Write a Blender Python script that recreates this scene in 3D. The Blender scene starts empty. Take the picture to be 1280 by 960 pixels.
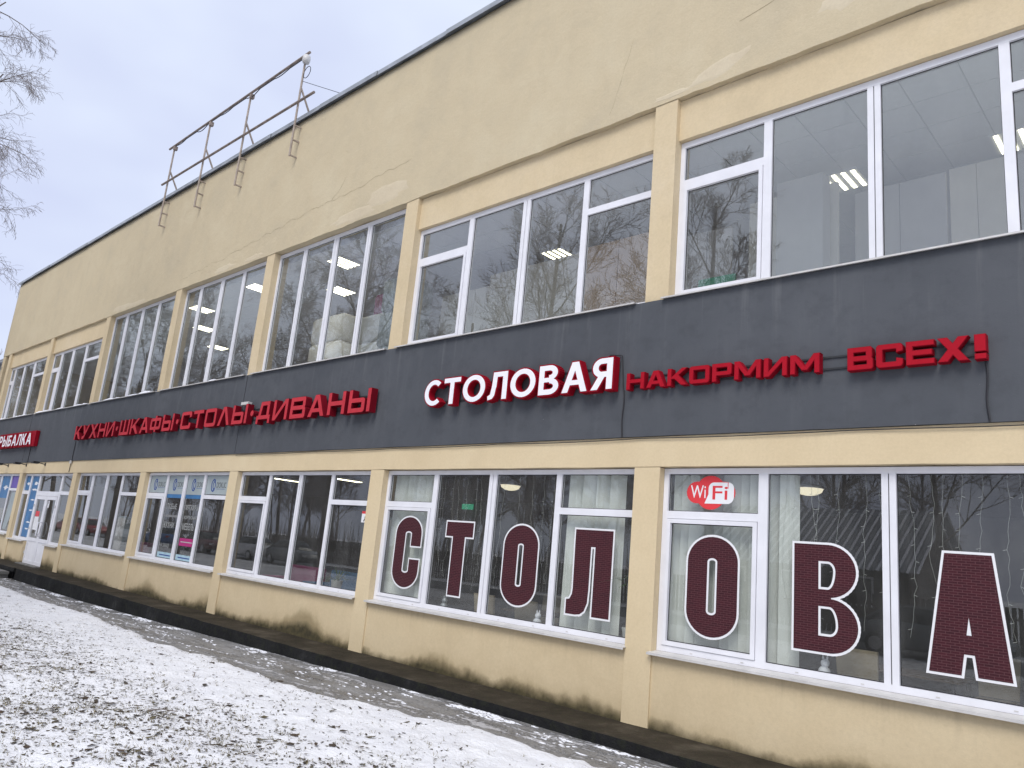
import bpy, bmesh, math, random
from mathutils import Vector, Matrix, noise
from mathutils.geometry import delaunay_2d_cdt
random.seed(7)
S = bpy.context.scene
COL = S.collection
rad = math.radians

# ------------------------------------------------------------------ camera, world, sun, exposure
cam = bpy.data.cameras.new('camera')
cam.sensor_width = 36.0
cam.lens = 36.0 * 952.36 / 1280.0
cam.clip_start = 0.05
cam.clip_end = 3000
camo = bpy.data.objects.new('camera', cam)
COL.objects.link(camo)
RW = Vector((0.7301896, 0.67718894, 0.09076495))
UP = -Vector((-0.08248314, 0.21924161, -0.97217779))
BK = -Vector((-0.6782475, 0.70238753, 0.21594462))
CAMP = Vector((5.95185, -9.03424, 2.02482))
camo.matrix_world = Matrix(((RW.x, UP.x, BK.x, CAMP.x), (RW.y, UP.y, BK.y, CAMP.y), (RW.z, UP.z, BK.z, CAMP.z), (0, 0, 0, 1)))
S.camera = camo

SUN_EL, SUN_AZ = rad(50), rad(160)      # azimuth: direction the light comes from, seen from above
W = bpy.data.worlds.new('World')
S.world = W
W.use_nodes = True
wn = W.node_tree
wn.nodes.clear()
wl = wn.links.new
w_out = wn.nodes.new('ShaderNodeOutputWorld')
w_bg = wn.nodes.new('ShaderNodeBackground')
w_bg.inputs['Strength'].default_value = 0.1
w_sky = wn.nodes.new('ShaderNodeTexSky')
w_sky.sky_type = 'NISHITA'
w_sky.sun_disc = False
w_sky.sun_elevation = SUN_EL
w_sky.sun_rotation = SUN_AZ
w_sky.air_density = 1.0
w_sky.dust_density = 2.0
w_tc = wn.nodes.new('ShaderNodeTexCoord')
w_map = wn.nodes.new('ShaderNodeMapping')
w_map.inputs['Scale'].default_value = (1.0, 1.0, 2.0)
w_noise = wn.nodes.new('ShaderNodeTexNoise')
w_noise.inputs['Scale'].default_value = 1.7
w_noise.inputs['Detail'].default_value = 4.0
w_noise.inputs['Roughness'].default_value = 0.5
w_ramp = wn.nodes.new('ShaderNodeValToRGB')
w_ramp.color_ramp.elements[0].position = 0.35
w_ramp.color_ramp.elements[0].color = (4.55, 4.95, 6.6, 1)
w_ramp.color_ramp.elements[1].position = 0.68
w_ramp.color_ramp.elements[1].color = (6.45, 7.05, 7.95, 1)
w_mix = wn.nodes.new('ShaderNodeMix')
w_mix.data_type = 'RGBA'
w_mix.inputs['Factor'].default_value = 0.92
wl(w_tc.outputs['Generated'], w_map.inputs['Vector'])
wl(w_map.outputs['Vector'], w_noise.inputs['Vector'])
wl(w_noise.outputs['Fac'], w_ramp.inputs['Fac'])
wl(w_sky.outputs['Color'], w_mix.inputs['A'])
wl(w_ramp.outputs['Color'], w_mix.inputs['B'])
wl(w_mix.outputs['Result'], w_bg.inputs['Color'])
wl(w_bg.outputs['Background'], w_out.inputs['Surface'])

sl = bpy.data.lights.new('sun', 'SUN')
sl.energy = 1.5
sl.angle = rad(30)
sl.color = (1.0, 0.96, 0.9)
so = bpy.data.objects.new('sun', sl)
COL.objects.link(so)
sdir = Vector((math.sin(SUN_AZ) * math.cos(SUN_EL), math.cos(SUN_AZ) * math.cos(SUN_EL), math.sin(SUN_EL)))
so.rotation_euler = sdir.to_track_quat('Z', 'Y').to_euler()
so.location = sdir * 60

S.view_settings.view_transform = 'Standard'
S.view_settings.look = 'None'
S.view_settings.exposure = 0.55
S.view_settings.gamma = 1.0
S.view_settings.use_curve_mapping = False
S.cycles.use_denoising = True
S.cycles.max_bounces = 10
S.cycles.transparent_max_bounces = 16
S.cycles.glossy_bounces = 4
S.cycles.sample_clamp_indirect = 6.0

# ------------------------------------------------------------------ helpers
class MB:
    """collects shapes, builds one mesh object"""
    def __init__(self):
        self.v = []; self.f = []; self.m = []
    def quad(self, *pts, mi=0):
        n = len(self.v); self.v += [tuple(p) for p in pts]; self.f.append(tuple(range(n, n + len(pts)))); self.m.append(mi)
    def box(self, x0, x1, y0, y1, z0, z1, mi=0):
        n = len(self.v)
        self.v += [(x0, y0, z0), (x1, y0, z0), (x1, y1, z0), (x0, y1, z0), (x0, y0, z1), (x1, y0, z1), (x1, y1, z1), (x0, y1, z1)]
        for q in ((0, 3, 2, 1), (4, 5, 6, 7), (0, 1, 5, 4), (1, 2, 6, 5), (2, 3, 7, 6), (3, 0, 4, 7)):
            self.f.append(tuple(n + k for k in q)); self.m.append(mi)
        return self
    def tube(self, pts, r, n=6, r1=None, mi=0, caps=True):
        pts = [Vector(p) for p in pts]
        r1 = r if r1 is None else r1
        base = len(self.v); L = len(pts)
        for i, p in enumerate(pts):
            d = (pts[min(i + 1, L - 1)] - pts[max(i - 1, 0)]).normalized()
            a = d.orthogonal().normalized() if abs(d.z) > 0.9 else d.cross(Vector((0, 0, 1))).normalized()
            b = d.cross(a)
            rr = r + (r1 - r) * i / max(1, L - 1)
            for k in range(n):
                t = 2 * math.pi * k / n + math.pi / n
                self.v.append(tuple(p + a * (rr * math.cos(t)) + b * (rr * math.sin(t))))
        for i in range(L - 1):
            for k in range(n):
                k2 = (k + 1) % n
                self.f.append((base + i * n + k, base + i * n + k2, base + (i + 1) * n + k2, base + (i + 1) * n + k)); self.m.append(mi)
        if caps:
            self.f.append(tuple(base + k for k in range(n))[::-1]); self.m.append(mi)
            self.f.append(tuple(base + (L - 1) * n + k for k in range(n))); self.m.append(mi)
        return self
    def lathe(self, prof, cx, cy, n=16, mi=0):
        base = len(self.v)
        for (r, z) in prof:
            for k in range(n):
                t = 2 * math.pi * k / n
                self.v.append((cx + r * math.cos(t), cy + r * math.sin(t), z))
        for i in range(len(prof) - 1):
            for k in range(n):
                k2 = (k + 1) % n
                self.f.append((base + i * n + k, base + i * n + k2, base + (i + 1) * n + k2, base + (i + 1) * n + k)); self.m.append(mi)
        return self
    def mesh(self, name, mats, smooth=False):
        me = bpy.data.meshes.new(name)
        me.from_pydata(self.v, [], self.f)
        for m in (mats if isinstance(mats, (list, tuple)) else [mats]):
            me.materials.append(m)
        if any(self.m):
            me.polygons.foreach_set('material_index', self.m)
        if smooth:
            me.polygons.foreach_set('use_smooth', [True] * len(me.polygons))
        me.update()
        return me
    def build(self, name, mats, parent=None, smooth=False, loc=None):
        o = bpy.data.objects.new(name, self.mesh(name, mats, smooth))
        COL.objects.link(o)
        if parent: o.parent = parent
        if loc: o.location = loc
        return o

def box(name, mat, parent, *c):
    return MB().box(*c).build(name, mat, parent)
def empty(name, loc=(0, 0, 0), rz=0.0):
    o = bpy.data.objects.new(name, None)
    o.empty_display_size = 0.3
    COL.objects.link(o); o.location = loc; o.rotation_euler = (0, 0, rz)
    return o
def tag(o, label=None, cat=None, group=None, kind=None):
    if label: o['label'] = label
    if cat: o['category'] = cat
    if group: o['group'] = group
    if kind: o['kind'] = kind
    return o
def struct(o):
    o['kind'] = 'structure'; return o
def copy_tree(o, parent=None):
    c = o.copy(); COL.objects.link(c)
    if parent: c.parent = parent
    for ch in [k for k in bpy.data.objects if k.parent == o]:
        copy_tree(ch, c)
    return c
def inst(me, name, parent, loc):
    o = bpy.data.objects.new(name, me); COL.objects.link(o)
    if parent: o.parent = parent
    o.location = loc
    return o

# ------------------------------------------------------------------ materials
def lin(r, g, b):
    f = lambda c: (c / 255 / 12.92) if c / 255 <= 0.04045 else ((c / 255 + 0.055) / 1.055) ** 2.4
    return (f(r), f(g), f(b), 1)
class N:
    def __init__(self, name):
        self.m = bpy.data.materials.new(name); self.m.use_nodes = True
        self.t = self.m.node_tree; self.t.nodes.clear()
        self.out = self.t.nodes.new('ShaderNodeOutputMaterial')
        self.pos = self.t.nodes.new('ShaderNodeNewGeometry').outputs['Position']
    def n(self, k, **kw):
        x = self.t.nodes.new(k)
        for a, b in kw.items():
            if a in x.inputs.keys(): x.inputs[a].default_value = b
            else: setattr(x, a, b)
        return x
    def l(self, a, b): self.t.links.new(a, b)
    def scaled(self, sc):
        m = self.n('ShaderNodeMapping'); m.inputs['Scale'].default_value = sc
        self.l(self.pos, m.inputs['Vector']); return m.outputs['Vector']
    def noise(self, scale, detail=4, rough=.55, vec=None, dist=0):
        x = self.n('ShaderNodeTexNoise', Scale=scale, Detail=detail, Roughness=rough, Distortion=dist)
        self.l(vec or self.pos, x.inputs['Vector']); return x.outputs['Fac']
    def ramp(self, fac, stops):
        r = self.n('ShaderNodeValToRGB'); e = r.color_ramp.elements
        while len(e) < len(stops): e.new(0.5)
        for q, (p, c) in zip(e, stops):
            q.position = p; q.color = c if len(c) == 4 else (*c, 1)
        self.l(fac, r.inputs['Fac']); return r.outputs['Color']
    def math(self, op, a, b=None, clamp=False):
        x = self.n('ShaderNodeMath', operation=op, use_clamp=clamp)
        for i, q in enumerate((a, b)):
            if q is None: continue
            if isinstance(q, (int, float)): x.inputs[i].default_value = q
            else: self.l(q, x.inputs[i])
        return x.outputs[0]
    def mix(self, fac, a, b, blend='MIX'):
        x = self.n('ShaderNodeMix', data_type='RGBA', blend_type=blend)
        for k, q in (('Factor', fac), ('A', a), ('B', b)):
            s = x.inputs[k] if k == 'Factor' else [i for i in x.inputs if i.name == k and i.type == 'RGBA'][0]
            if isinstance(q, (int, float, tuple)): s.default_value = q
            else: self.l(q, s)
        return [o for o in x.outputs if o.type == 'RGBA'][0]
    def bump(self, h, strength=.3, dist=.01):
        x = self.n('ShaderNodeBump', Strength=strength, Distance=dist)
        self.l(h, x.inputs['Height']); return x.outputs['Normal']
    def pbsdf(self, col, rough=.6, normal=None, metal=0, spec=.4):
        p = self.n('ShaderNodeBsdfPrincipled')
        p.inputs['Metallic'].default_value = metal
        p.inputs['Specular IOR Level'].default_value = spec
        for k, q in (('Base Color', col), ('Roughness', rough)):
            if isinstance(q, (int, float, tuple)): p.inputs[k].default_value = q
            else: self.l(q, p.inputs[k])
        if normal: self.l(normal, p.inputs['Normal'])
        self.l(p.outputs[0], self.out.inputs[0]); return p
    def z(self):
        s = self.n('ShaderNodeSeparateXYZ'); self.l(self.pos, s.inputs[0]); return s.outputs

def simple(name, c, rough=.5, var=.12, scale=6, bump=.0, metal=0, spec=.4):
    k = N(name)
    f = k.noise(scale, 5)
    c = c if len(c) == 4 else (*c, 1)
    d = tuple(x * (1 - var) for x in c[:3]) + (1,)
    e = tuple(min(1, x * (1 + var)) for x in c[:3]) + (1,)
    col = k.ramp(f, [(.3, d), (.7, e)])
    nm = k.bump(k.noise(scale * 9, 4), bump, .004) if bump else None
    k.pbsdf(col, rough, nm, metal, spec)
    return k.m

def stucco(name, base, dark, light, stain=False, fine=.35):
    k = N(name)
    big = k.noise(.45, 5, .6)
    mid = k.noise(2.3, 5, .6)
    streak = k.noise(1.0, 5, .6, k.scaled((2.6, 2.6, .22)))
    c = k.ramp(k.math('ADD', k.math('MULTIPLY', big, .6), k.math('MULTIPLY', k.noise(1.1, 6, .7, None, .8), .4)), [(.36, dark), (.50, base), (.63, light)])
    c = k.mix(k.math('MULTIPLY', k.ramp(mid, [(.45, (0, 0, 0)), (.72, (1, 1, 1))]), .35), c, light)
    c = k.mix(k.math('MULTIPLY', k.ramp(streak, [(.5, (0, 0, 0)), (.72, (1, 1, 1))]), .16), c, tuple(x * .86 for x in dark[:3]) + (1,))
    grain = k.noise(26, 8, .75)
    c = k.mix(k.math('MULTIPLY', k.ramp(grain, [(.35, (1, 1, 1)), (.6, (0, 0, 0))]), .22), c, tuple(x * .72 for x in dark[:3]) + (1,))
    spots = k.ramp(k.noise(9, 3, .5), [(.70, (0, 0, 0)), (.78, (1, 1, 1))])
    c = k.mix(k.math('MULTIPLY', spots, .35), c, tuple(x * .8 for x in dark[:3]) + (1,))
    if stain:
        z = k.z()
        zz = k.z()[2]
        ru = k.ramp(k.noise(1.0, 5, .65, k.scaled((6, 6, .35))), [(.54, (0, 0, 0)), (.72, (1, 1, 1))])
        ru = k.math('MULTIPLY', ru, k.math('MULTIPLY', k.math('SUBTRACT', zz, .42), 1.8, True))
        c = k.mix(k.math('MULTIPLY', ru, .30), c, (.30, .235, .15, 1))
        low = k.noise(.30, 2, .5, k.scaled((1, 1, 0)))
        fine_ = k.noise(3.2, 9, .66)
        drip = k.noise(1.0, 4, .55, k.scaled((3.0, 3, .6)))
        h = k.math('MULTIPLY', k.math('SUBTRACT', low, .39), 1.9)
        jig = k.math('ADD', k.math('MULTIPLY', k.math('SUBTRACT', fine_, .5), .30), k.math('MULTIPLY', k.math('SUBTRACT', drip, .5), .14))
        d = k.math('SUBTRACT', k.math('ADD', h, jig), z[2])             # >0 inside the damp patch
        m0 = k.ramp(k.math('ADD', k.math('MULTIPLY', d, 1.3), .5), [(.34, (0, 0, 0)), (.66, (1, 1, 1))])
        m1 = k.ramp(k.math('ADD', k.math('MULTIPLY', k.math('SUBTRACT', d, .07), 1.7), .5), [(.38, (0, 0, 0)), (.66, (1, 1, 1))])
        d2 = k.math('SUBTRACT', k.math('ADD', k.math('MULTIPLY', k.math('SUBTRACT', low, .44), .9), k.math('ADD', .035, k.math('MULTIPLY', jig, .8))), z[2])
        m2 = k.ramp(k.math('ADD', k.math('MULTIPLY', d2, 2.2), .5), [(.34, (0, 0, 0)), (.68, (1, 1, 1))])
        c = k.mix(k.math('MULTIPLY', m0, .30), c, (.33, .25, .13, 1))
        c = k.mix(k.math('MULTIPLY', m1, .55), c, k.ramp(fine_, [(.35, (.14, .10, .035)), (.65, (.24, .18, .09))]))
        c = k.mix(k.math('MULTIPLY', m2, .90), c, k.ramp(k.noise(9, 6), [(.35, (.020, .019, .012)), (.65, (.07, .06, .028))]))
    h = k.math('ADD', k.math('MULTIPLY', k.noise(45, 6, .7), .25), k.math('ADD', k.math('MULTIPLY', k.noise(5, 5, .6), .6), k.math('MULTIPLY', k.noise(1.6, 3), 1.0)))
    k.pbsdf(c, .85, k.bump(h, fine, .03), spec=.25)
    return k.m

M = {}
M['cream_upper'] = stucco('cream_upper', (.58, .488, .330, 1), (.53, .452, .315, 1), (.61, .525, .365, 1), fine=.5)
M['cream'] = stucco('cream', (.67, .545, .352, 1), (.63, .508, .325, 1), (.70, .58, .385, 1), fine=.2)
M['cream_stain'] = stucco('cream_stained', (.645, .523, .338, 1), (.605, .487, .31, 1), (.68, .56, .37, 1), stain=True, fine=.2)
M['cream_old'] = stucco('cream_weathered', (.65, .53, .345, 1), (.585, .475, .31, 1), (.68, .565, .39, 1), fine=.3)
M['patch'] = stucco('repair_plaster', (.62, .53, .38, 1), (.58, .49, .35, 1), (.65, .57, .42, 1))
M['crack'] = simple('crack_dirt', (.27, .215, .13), .95)
def band_mat():
    k = N('charcoal_paint')
    big = k.noise(.5, 5, .6); st = k.noise(1, 5, .6, k.scaled((3.0, 3, .25)))
    c = k.ramp(big, [(.3, (.066, .072, .083)), (.7, (.090, .096, .108))])
    c = k.mix(k.math('MULTIPLY', k.ramp(st, [(.52, (0, 0, 0)), (.75, (1, 1, 1))]), .25), c, (.13, .138, .15, 1))
    zz = k.z()[2]
    up = k.math('MULTIPLY', k.math('SUBTRACT', zz, 4.7), .8, True)
    run = k.math('MULTIPLY', k.ramp(k.noise(1.0, 5, .65, k.scaled((4.5, 4, .18))), [(.56, (0, 0, 0)), (.70, (1, 1, 1))]), up)
    c = k.mix(k.math('MULTIPLY', run, .45), c, (.20, .205, .21, 1))
    c = k.mix(k.math('MULTIPLY', k.ramp(k.noise(3.5, 8, .7), [(.50, (0, 0, 0)), (.66, (1, 1, 1))]), .35), c, (.052, .056, .064, 1))
    c = k.mix(k.ramp(k.noise(13, 2, .5), [(.80, (0, 0, 0)), (.83, (1, 1, 1))]), c, (.3, .3, .31, 1))
    h = k.math('ADD', k.math('MULTIPLY', k.noise(60, 4, .6), .1), k.math('MULTIPLY', k.noise(2.2, 4), 1.0))
    k.pbsdf(c, .75, k.bump(h, .3, .03), spec=.3); return k.m
M['band'] = band_mat()
M['pvc'] = simple('white_pvc', (.76, .76, .80), .35, .05, 3)
M['pvc_dirty'] = simple('weathered_white_metal', (.58, .565, .55), .45, .12, 5)
M['foam'] = simple('sealant_strip', (.62, .58, .52), .9, .15, 8, .5)
M['gasket'] = simple('black_gasket', (.03, .03, .035), .6)
M['galv'] = simple('galvanised_steel', (.36, .38, .40), .45, .2, 3, .15, .5)
M['steel_brown'] = simple('weathered_steel', (.36, .30, .255), .65, .25, 5, .2)
M['rust'] = simple('dull_brown_steel', (.25, .20, .17), .7, .3, 6, .2)
M['red_face'] = simple('red_acrylic_face', (.37, .006, .018), .65, .06, 2, spec=.12)
M['red_side'] = simple('crimson_side', (.27, .003, .014), .65, .08, 2, spec=.12)
M['dark_red_side'] = simple('dark_crimson_side', (.17, .003, .012), .65, .1, 2, spec=.12)
M['white_face'] = simple('white_acrylic_face', (.86, .85, .90), .35, .02, 2)
M['pink_face'] = simple('faded_red_acrylic_face', (.50, .040, .055), .65, .08, 2, spec=.12)
M['rail'] = simple('dark_sign_rail', (.03, .032, .036), .5)
M['cable'] = simple('black_cable', (.025, .025, .03), .6)
M['black'] = simple('black_plastic', (.02, .02, .022), .5)
M['snow_clump'] = simple('packed_snow', (.82, .83, .88), .7, .05, 9, .3)
M['bark'] = simple('birch_bark', (.16, .135, .12), .9, .35, 5, .4)
M['twig'] = simple('bare_twig', (.17, .14, .125), .9, .25, 5)
M['twig_pale'] = simple('frosted_twig', (.22, .195, .19), .9, .25, 5)
M['blind'] = simple('pale_blind_fabric', (.84, .87, .83), .85, .06, 5)
M['wire'] = simple('pale_garland_wire', (.72, .73, .68), .5)
M['ceil_tile'] = simple('grey_ceiling_tile', (.74, .745, .77), .9, .03, 8, .1)
M['ceil_rail'] = simple('ceiling_rail', (.52, .525, .54), .8)
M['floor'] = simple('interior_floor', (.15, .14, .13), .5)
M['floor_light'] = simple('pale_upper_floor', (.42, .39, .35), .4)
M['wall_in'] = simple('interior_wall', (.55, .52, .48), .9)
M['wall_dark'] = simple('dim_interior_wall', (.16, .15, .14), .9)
M['partition'] = simple('beige_partition_board', (.82, .77, .66), .7, .05, 2)
M['partition2'] = simple('tan_partition_board', (.80, .58, .40), .7, .05, 2)
M['partition3'] = simple('grey_partition_board', (.60, .58, .56), .7, .05, 2)
M['wood'] = simple('dark_wood', (.10, .065, .04), .6, .3, 4)
M['beige_chair'] = simple('beige_upholstery', (.45, .38, .27), .8)
M['pink'] = simple('magenta_upholstery', (.30, .06, .16), .8)
M['blue_uph'] = simple('blue_upholstery', (.06, .16, .30), .8)
M['green_sign'] = simple('green_board', (.02, .22, .13), .5)
M['leaf'] = simple('leaf_green', (.05, .10, .035), .6, .4, 8)
M['pot'] = simple('white_pot', (.6, .6, .58), .5)
M['asphalt'] = simple('wet_asphalt', (.055, .055, .06), .45, .3, 4, .4)
M['car_glass'] = simple('dark_car_glass', (.02, .025, .03), .08)
M['tyre'] = simple('tyre_rubber', (.02, .02, .02), .85)
M['rim'] = simple('alloy_rim', (.4, .4, .42), .35, metal=.7)
M['lamp_glass'] = simple('headlamp_glass', (.6, .6, .62), .2)
M['tail'] = simple('tail_lamp', (.35, .01, .01), .3)
M['cladding'] = simple('grey_cladding', (.20, .22, .26), .6, .1, 2)
M['plank'] = simple('dark_timber', (.075, .055, .04), .8, .35, 3, .3)
M['poster_blue'] = simple('blue_film', (.035, .16, .36), .4, .2, 2)
M['poster_purple'] = simple('purple_film', (.12, .07, .38), .4, .1, 2)
M['poster_pale'] = simple('pale_film', (.34, .39, .40), .5, .1, 2)
M['poster_cyan'] = simple('pale_cyan_film', (.36, .52, .60), .5, .15, 6)
M['white_print'] = simple('white_print', (.78, .78, .80), .5, .03)
M['grey_print'] = simple('grey_white_print', (.42, .43, .42), .5, .1, 9)
M['dim_print'] = simple('dim_print', (.20, .20, .20), .5, .2, 20)
M['blue_print'] = simple('blue_print', (.02, .06, .25), .5, .05)
M['black_print'] = simple('black_print', (.02, .02, .025), .5, .05)
M['magenta_print'] = simple('magenta_print', (.42, .015, .16), .5, .06)
M['red_print'] = simple('red_print', (.68, .045, .055), .4, .03)

def emis(name, c, s):
    k = N(name); e = k.n('ShaderNodeEmission', Strength=s); e.inputs['Color'].default_value = (*c, 1)
    k.l(e.outputs[0], k.out.inputs[0]); return k.m
M['tube'] = emis('lit_tube', (1.0, .93, .66), 4.5)
M['dome'] = emis('lit_dome', (1.0, .9, .66), .75)
M['exit'] = emis('lit_exit_sign', (.04, .55, .3), .35)

def glass_mat(name, wav, scale, tint, ior=2.8, dust_haze=.05):
    k = N(name)
    nz = k.noise(scale, 2, .5, k.scaled((1, 1, .55)))
    b = k.n('ShaderNodeBump', Strength=wav, Distance=.02); k.l(nz, b.inputs['Height'])
    tr = k.n('ShaderNodeBsdfTransparent'); tr.inputs['Color'].default_value = tint
    gl = k.n('ShaderNodeBsdfGlossy', Roughness=.0); gl.inputs['Color'].default_value = (.95, .96, .94, 1)
    fr = k.n('ShaderNodeFresnel', IOR=ior)
    gm = k.n('ShaderNodeNewGeometry')
    fac = k.math('MULTIPLY', fr.outputs[0], k.math('SUBTRACT', 1.0, gm.outputs['Backfacing']))   # the far face of the sheet only lets light through
    mx = k.n('ShaderNodeMixShader')
    k.l(b.outputs['Normal'], gl.inputs['Normal'])
    k.l(fac, mx.inputs[0]); k.l(tr.outputs[0], mx.inputs[1]); k.l(gl.outputs[0], mx.inputs[2])
    du = k.n('ShaderNodeBsdfDiffuse'); du.inputs['Color'].default_value = (.62, .62, .60, 1)
    smear = k.noise(1.0, 6, .65, k.scaled((2.2, 1, .7)), .5)
    dfac = k.math('ADD', dust_haze * .55, k.math('MULTIPLY', k.ramp(smear, [(.4, (0, 0, 0)), (.7, (1, 1, 1))]), dust_haze))
    m2 = k.n('ShaderNodeMixShader')                                     # thin dirt film outside; its pale haze is mixed in to lighten the panes
    k.l(k.math('MULTIPLY', dfac, k.math('SUBTRACT', 1.0, gm.outputs['Backfacing'])), m2.inputs[0])
    k.l(mx.outputs[0], m2.inputs[1]); k.l(du.outputs[0], m2.inputs[2])
    k.l(m2.outputs[0], k.out.inputs[0]); return k.m
M['glass'] = glass_mat('window_glass', .012, 1.2, (.94, .96, .96, 1))
M['glass_low'] = glass_mat('window_glass_ground', .012, 1.2, (.90, .91, .90, 1), 1.95)
M['glass_wavy'] = glass_mat('window_glass_wavy', .16, 1.3, (.90, .93, .92, 1))

def brick_print():
    k = N('maroon_brick_print')
    mp = k.n('ShaderNodeMapping'); mp.inputs['Rotation'].default_value = (rad(90), 0, 0)
    k.l(k.pos, mp.inputs['Vector'])
    br = k.n('ShaderNodeTexBrick', Scale=1.0)
    br.inputs['Color1'].default_value = (.058, .008, .014, 1); br.inputs['Color2'].default_value = (.038, .006, .011, 1)
    br.inputs['Mortar'].default_value = (.13, .06, .065, 1)
    br.inputs['Brick Width'].default_value = .085; br.inputs['Row Height'].default_value = .027; br.inputs['Mortar Size'].default_value = .0028
    k.l(mp.outputs['Vector'], br.inputs['Vector'])
    c = k.mix(.35, br.outputs['Color'], k.ramp(k.noise(11, 4, .7, k.scaled((1, 1, 5))), [(.35, (.03, .006, .010)), (.7, (.075, .016, .024))]))
    k.pbsdf(c, .55, spec=.25); return k.m
M['brick_print'] = brick_print()

def snow_mat():
    k = N('patchy_snow')
    z = k.z()
    big = k.noise(.33, 3, .5)
    far = k.math('MULTIPLY', k.math('ADD', z[1], 2.9), -.16, True)      # trampled thin snow further out on the lawn, deeper by the path
    cover = k.math('ADD', k.math('MULTIPLY', big, .35), k.math('MULTIPLY', far, .30))
    sp = k.noise(15, 5, .65, k.scaled((.75, 1.2, 1)), .6)
    sp2 = k.noise(44, 3, .6)
    v = k.math('ADD', k.math('ADD', k.math('MULTIPLY', sp, .72), k.math('MULTIPLY', sp2, .28)), k.math('MULTIPLY', k.math('SUBTRACT', cover, .33), .5))
    bare = k.ramp(v, [(.60, (0, 0, 0)), (.645, (1, 1, 1))])
    snow = k.ramp(k.noise(2.2, 4), [(.3, (.76, .765, .80)), (.7, (.85, .855, .88))])
    earth = k.ramp(k.noise(30, 4), [(.3, (.05, .038, .025)), (.55, (.13, .105, .07)), (.75, (.22, .19, .12))])
    c = k.mix(bare, snow, earth)
    h = k.math('SUBTRACT', k.math('ADD', k.math('MULTIPLY', k.noise(24, 5, .6), .6), k.math('MULTIPLY', k.noise(5, 4), .8)), k.math('MULTIPLY', bare, .35))
    k.pbsdf(c, .75, k.bump(h, .8, .05), spec=.25); return k.m
M['snow'] = snow_mat()
def path_mat():
    k = N('icy_wet_path')
    s = k.scaled((.55, 2.2, 1))
    a = k.noise(1.5, 6, .65, s); b = k.noise(6, 6, .7, s)
    c = k.ramp(a, [(.3, (.19, .182, .175)), (.5, (.31, .305, .30)), (.7, (.42, .42, .425))])
    c = k.mix(k.math('MULTIPLY', k.ramp(b, [(.4, (0, 0, 0)), (.7, (1, 1, 1))]), .5), c, (.12, .11, .10, 1))
    sn = k.ramp(k.math('ADD', k.math('MULTIPLY', k.noise(2.1, 6, .7, k.scaled((.5, 2.8, 1))), .7), k.math('MULTIPLY', k.noise(12, 4, .6), .3)), [(.515, (0, 0, 0)), (.56, (1, 1, 1))])
    c = k.mix(k.math('MULTIPLY', sn, .85), c, (.72, .72, .75, 1))
    h = k.math('ADD', k.math('MULTIPLY', k.noise(22, 5, .6), .3), k.math('ADD', k.math('MULTIPLY', b, .5), sn))
    r = k.ramp(a, [(.35, (.22, .22, .22)), (.65, (.6, .6, .6))])
    c = k.mix(k.math('MULTIPLY', k.ramp(k.noise(34, 6, .75), [(.42, (1, 1, 1)), (.6, (0, 0, 0))]), .45), c, (.07, .065, .06, 1))
    k.pbsdf(c, r, k.bump(h, .9, .05), spec=.5); return k.m
M['path'] = path_mat()
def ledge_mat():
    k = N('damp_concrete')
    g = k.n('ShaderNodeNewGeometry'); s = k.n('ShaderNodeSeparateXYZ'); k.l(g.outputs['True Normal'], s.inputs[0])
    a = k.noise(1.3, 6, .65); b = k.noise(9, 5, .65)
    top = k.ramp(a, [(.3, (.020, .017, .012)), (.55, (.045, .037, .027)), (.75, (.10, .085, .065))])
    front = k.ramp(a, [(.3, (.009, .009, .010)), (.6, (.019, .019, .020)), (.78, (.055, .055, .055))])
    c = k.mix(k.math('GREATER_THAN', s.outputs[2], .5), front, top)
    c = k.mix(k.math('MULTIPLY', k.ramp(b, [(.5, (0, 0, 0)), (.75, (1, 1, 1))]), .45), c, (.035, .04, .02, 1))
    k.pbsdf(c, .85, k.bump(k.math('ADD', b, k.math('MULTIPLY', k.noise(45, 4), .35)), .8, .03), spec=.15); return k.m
M['ledge'] = ledge_mat()
M['conc'] = simple('grey_concrete', (.17, .165, .155), .7, .3, 3, .4)

# ------------------------------------------------------------------ building: shell
PX = [0, -6.18, -11.99, -17.55, -23.46, -29.85, -36.1]       # pilaster centres
PXR = [6.1, 12.2, 18.3]
XL, XR = -37.35, 20.0
ZB1, ZB2, ZS, ZR = 3.80, 5.815, 9.09, 12.80
ZLT = 3.375
B = empty('canteen_building')
tag(B, 'long two-storey cream plaster building with a charcoal band between window rows', 'building')
allp = sorted(PX + PXR)

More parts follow.
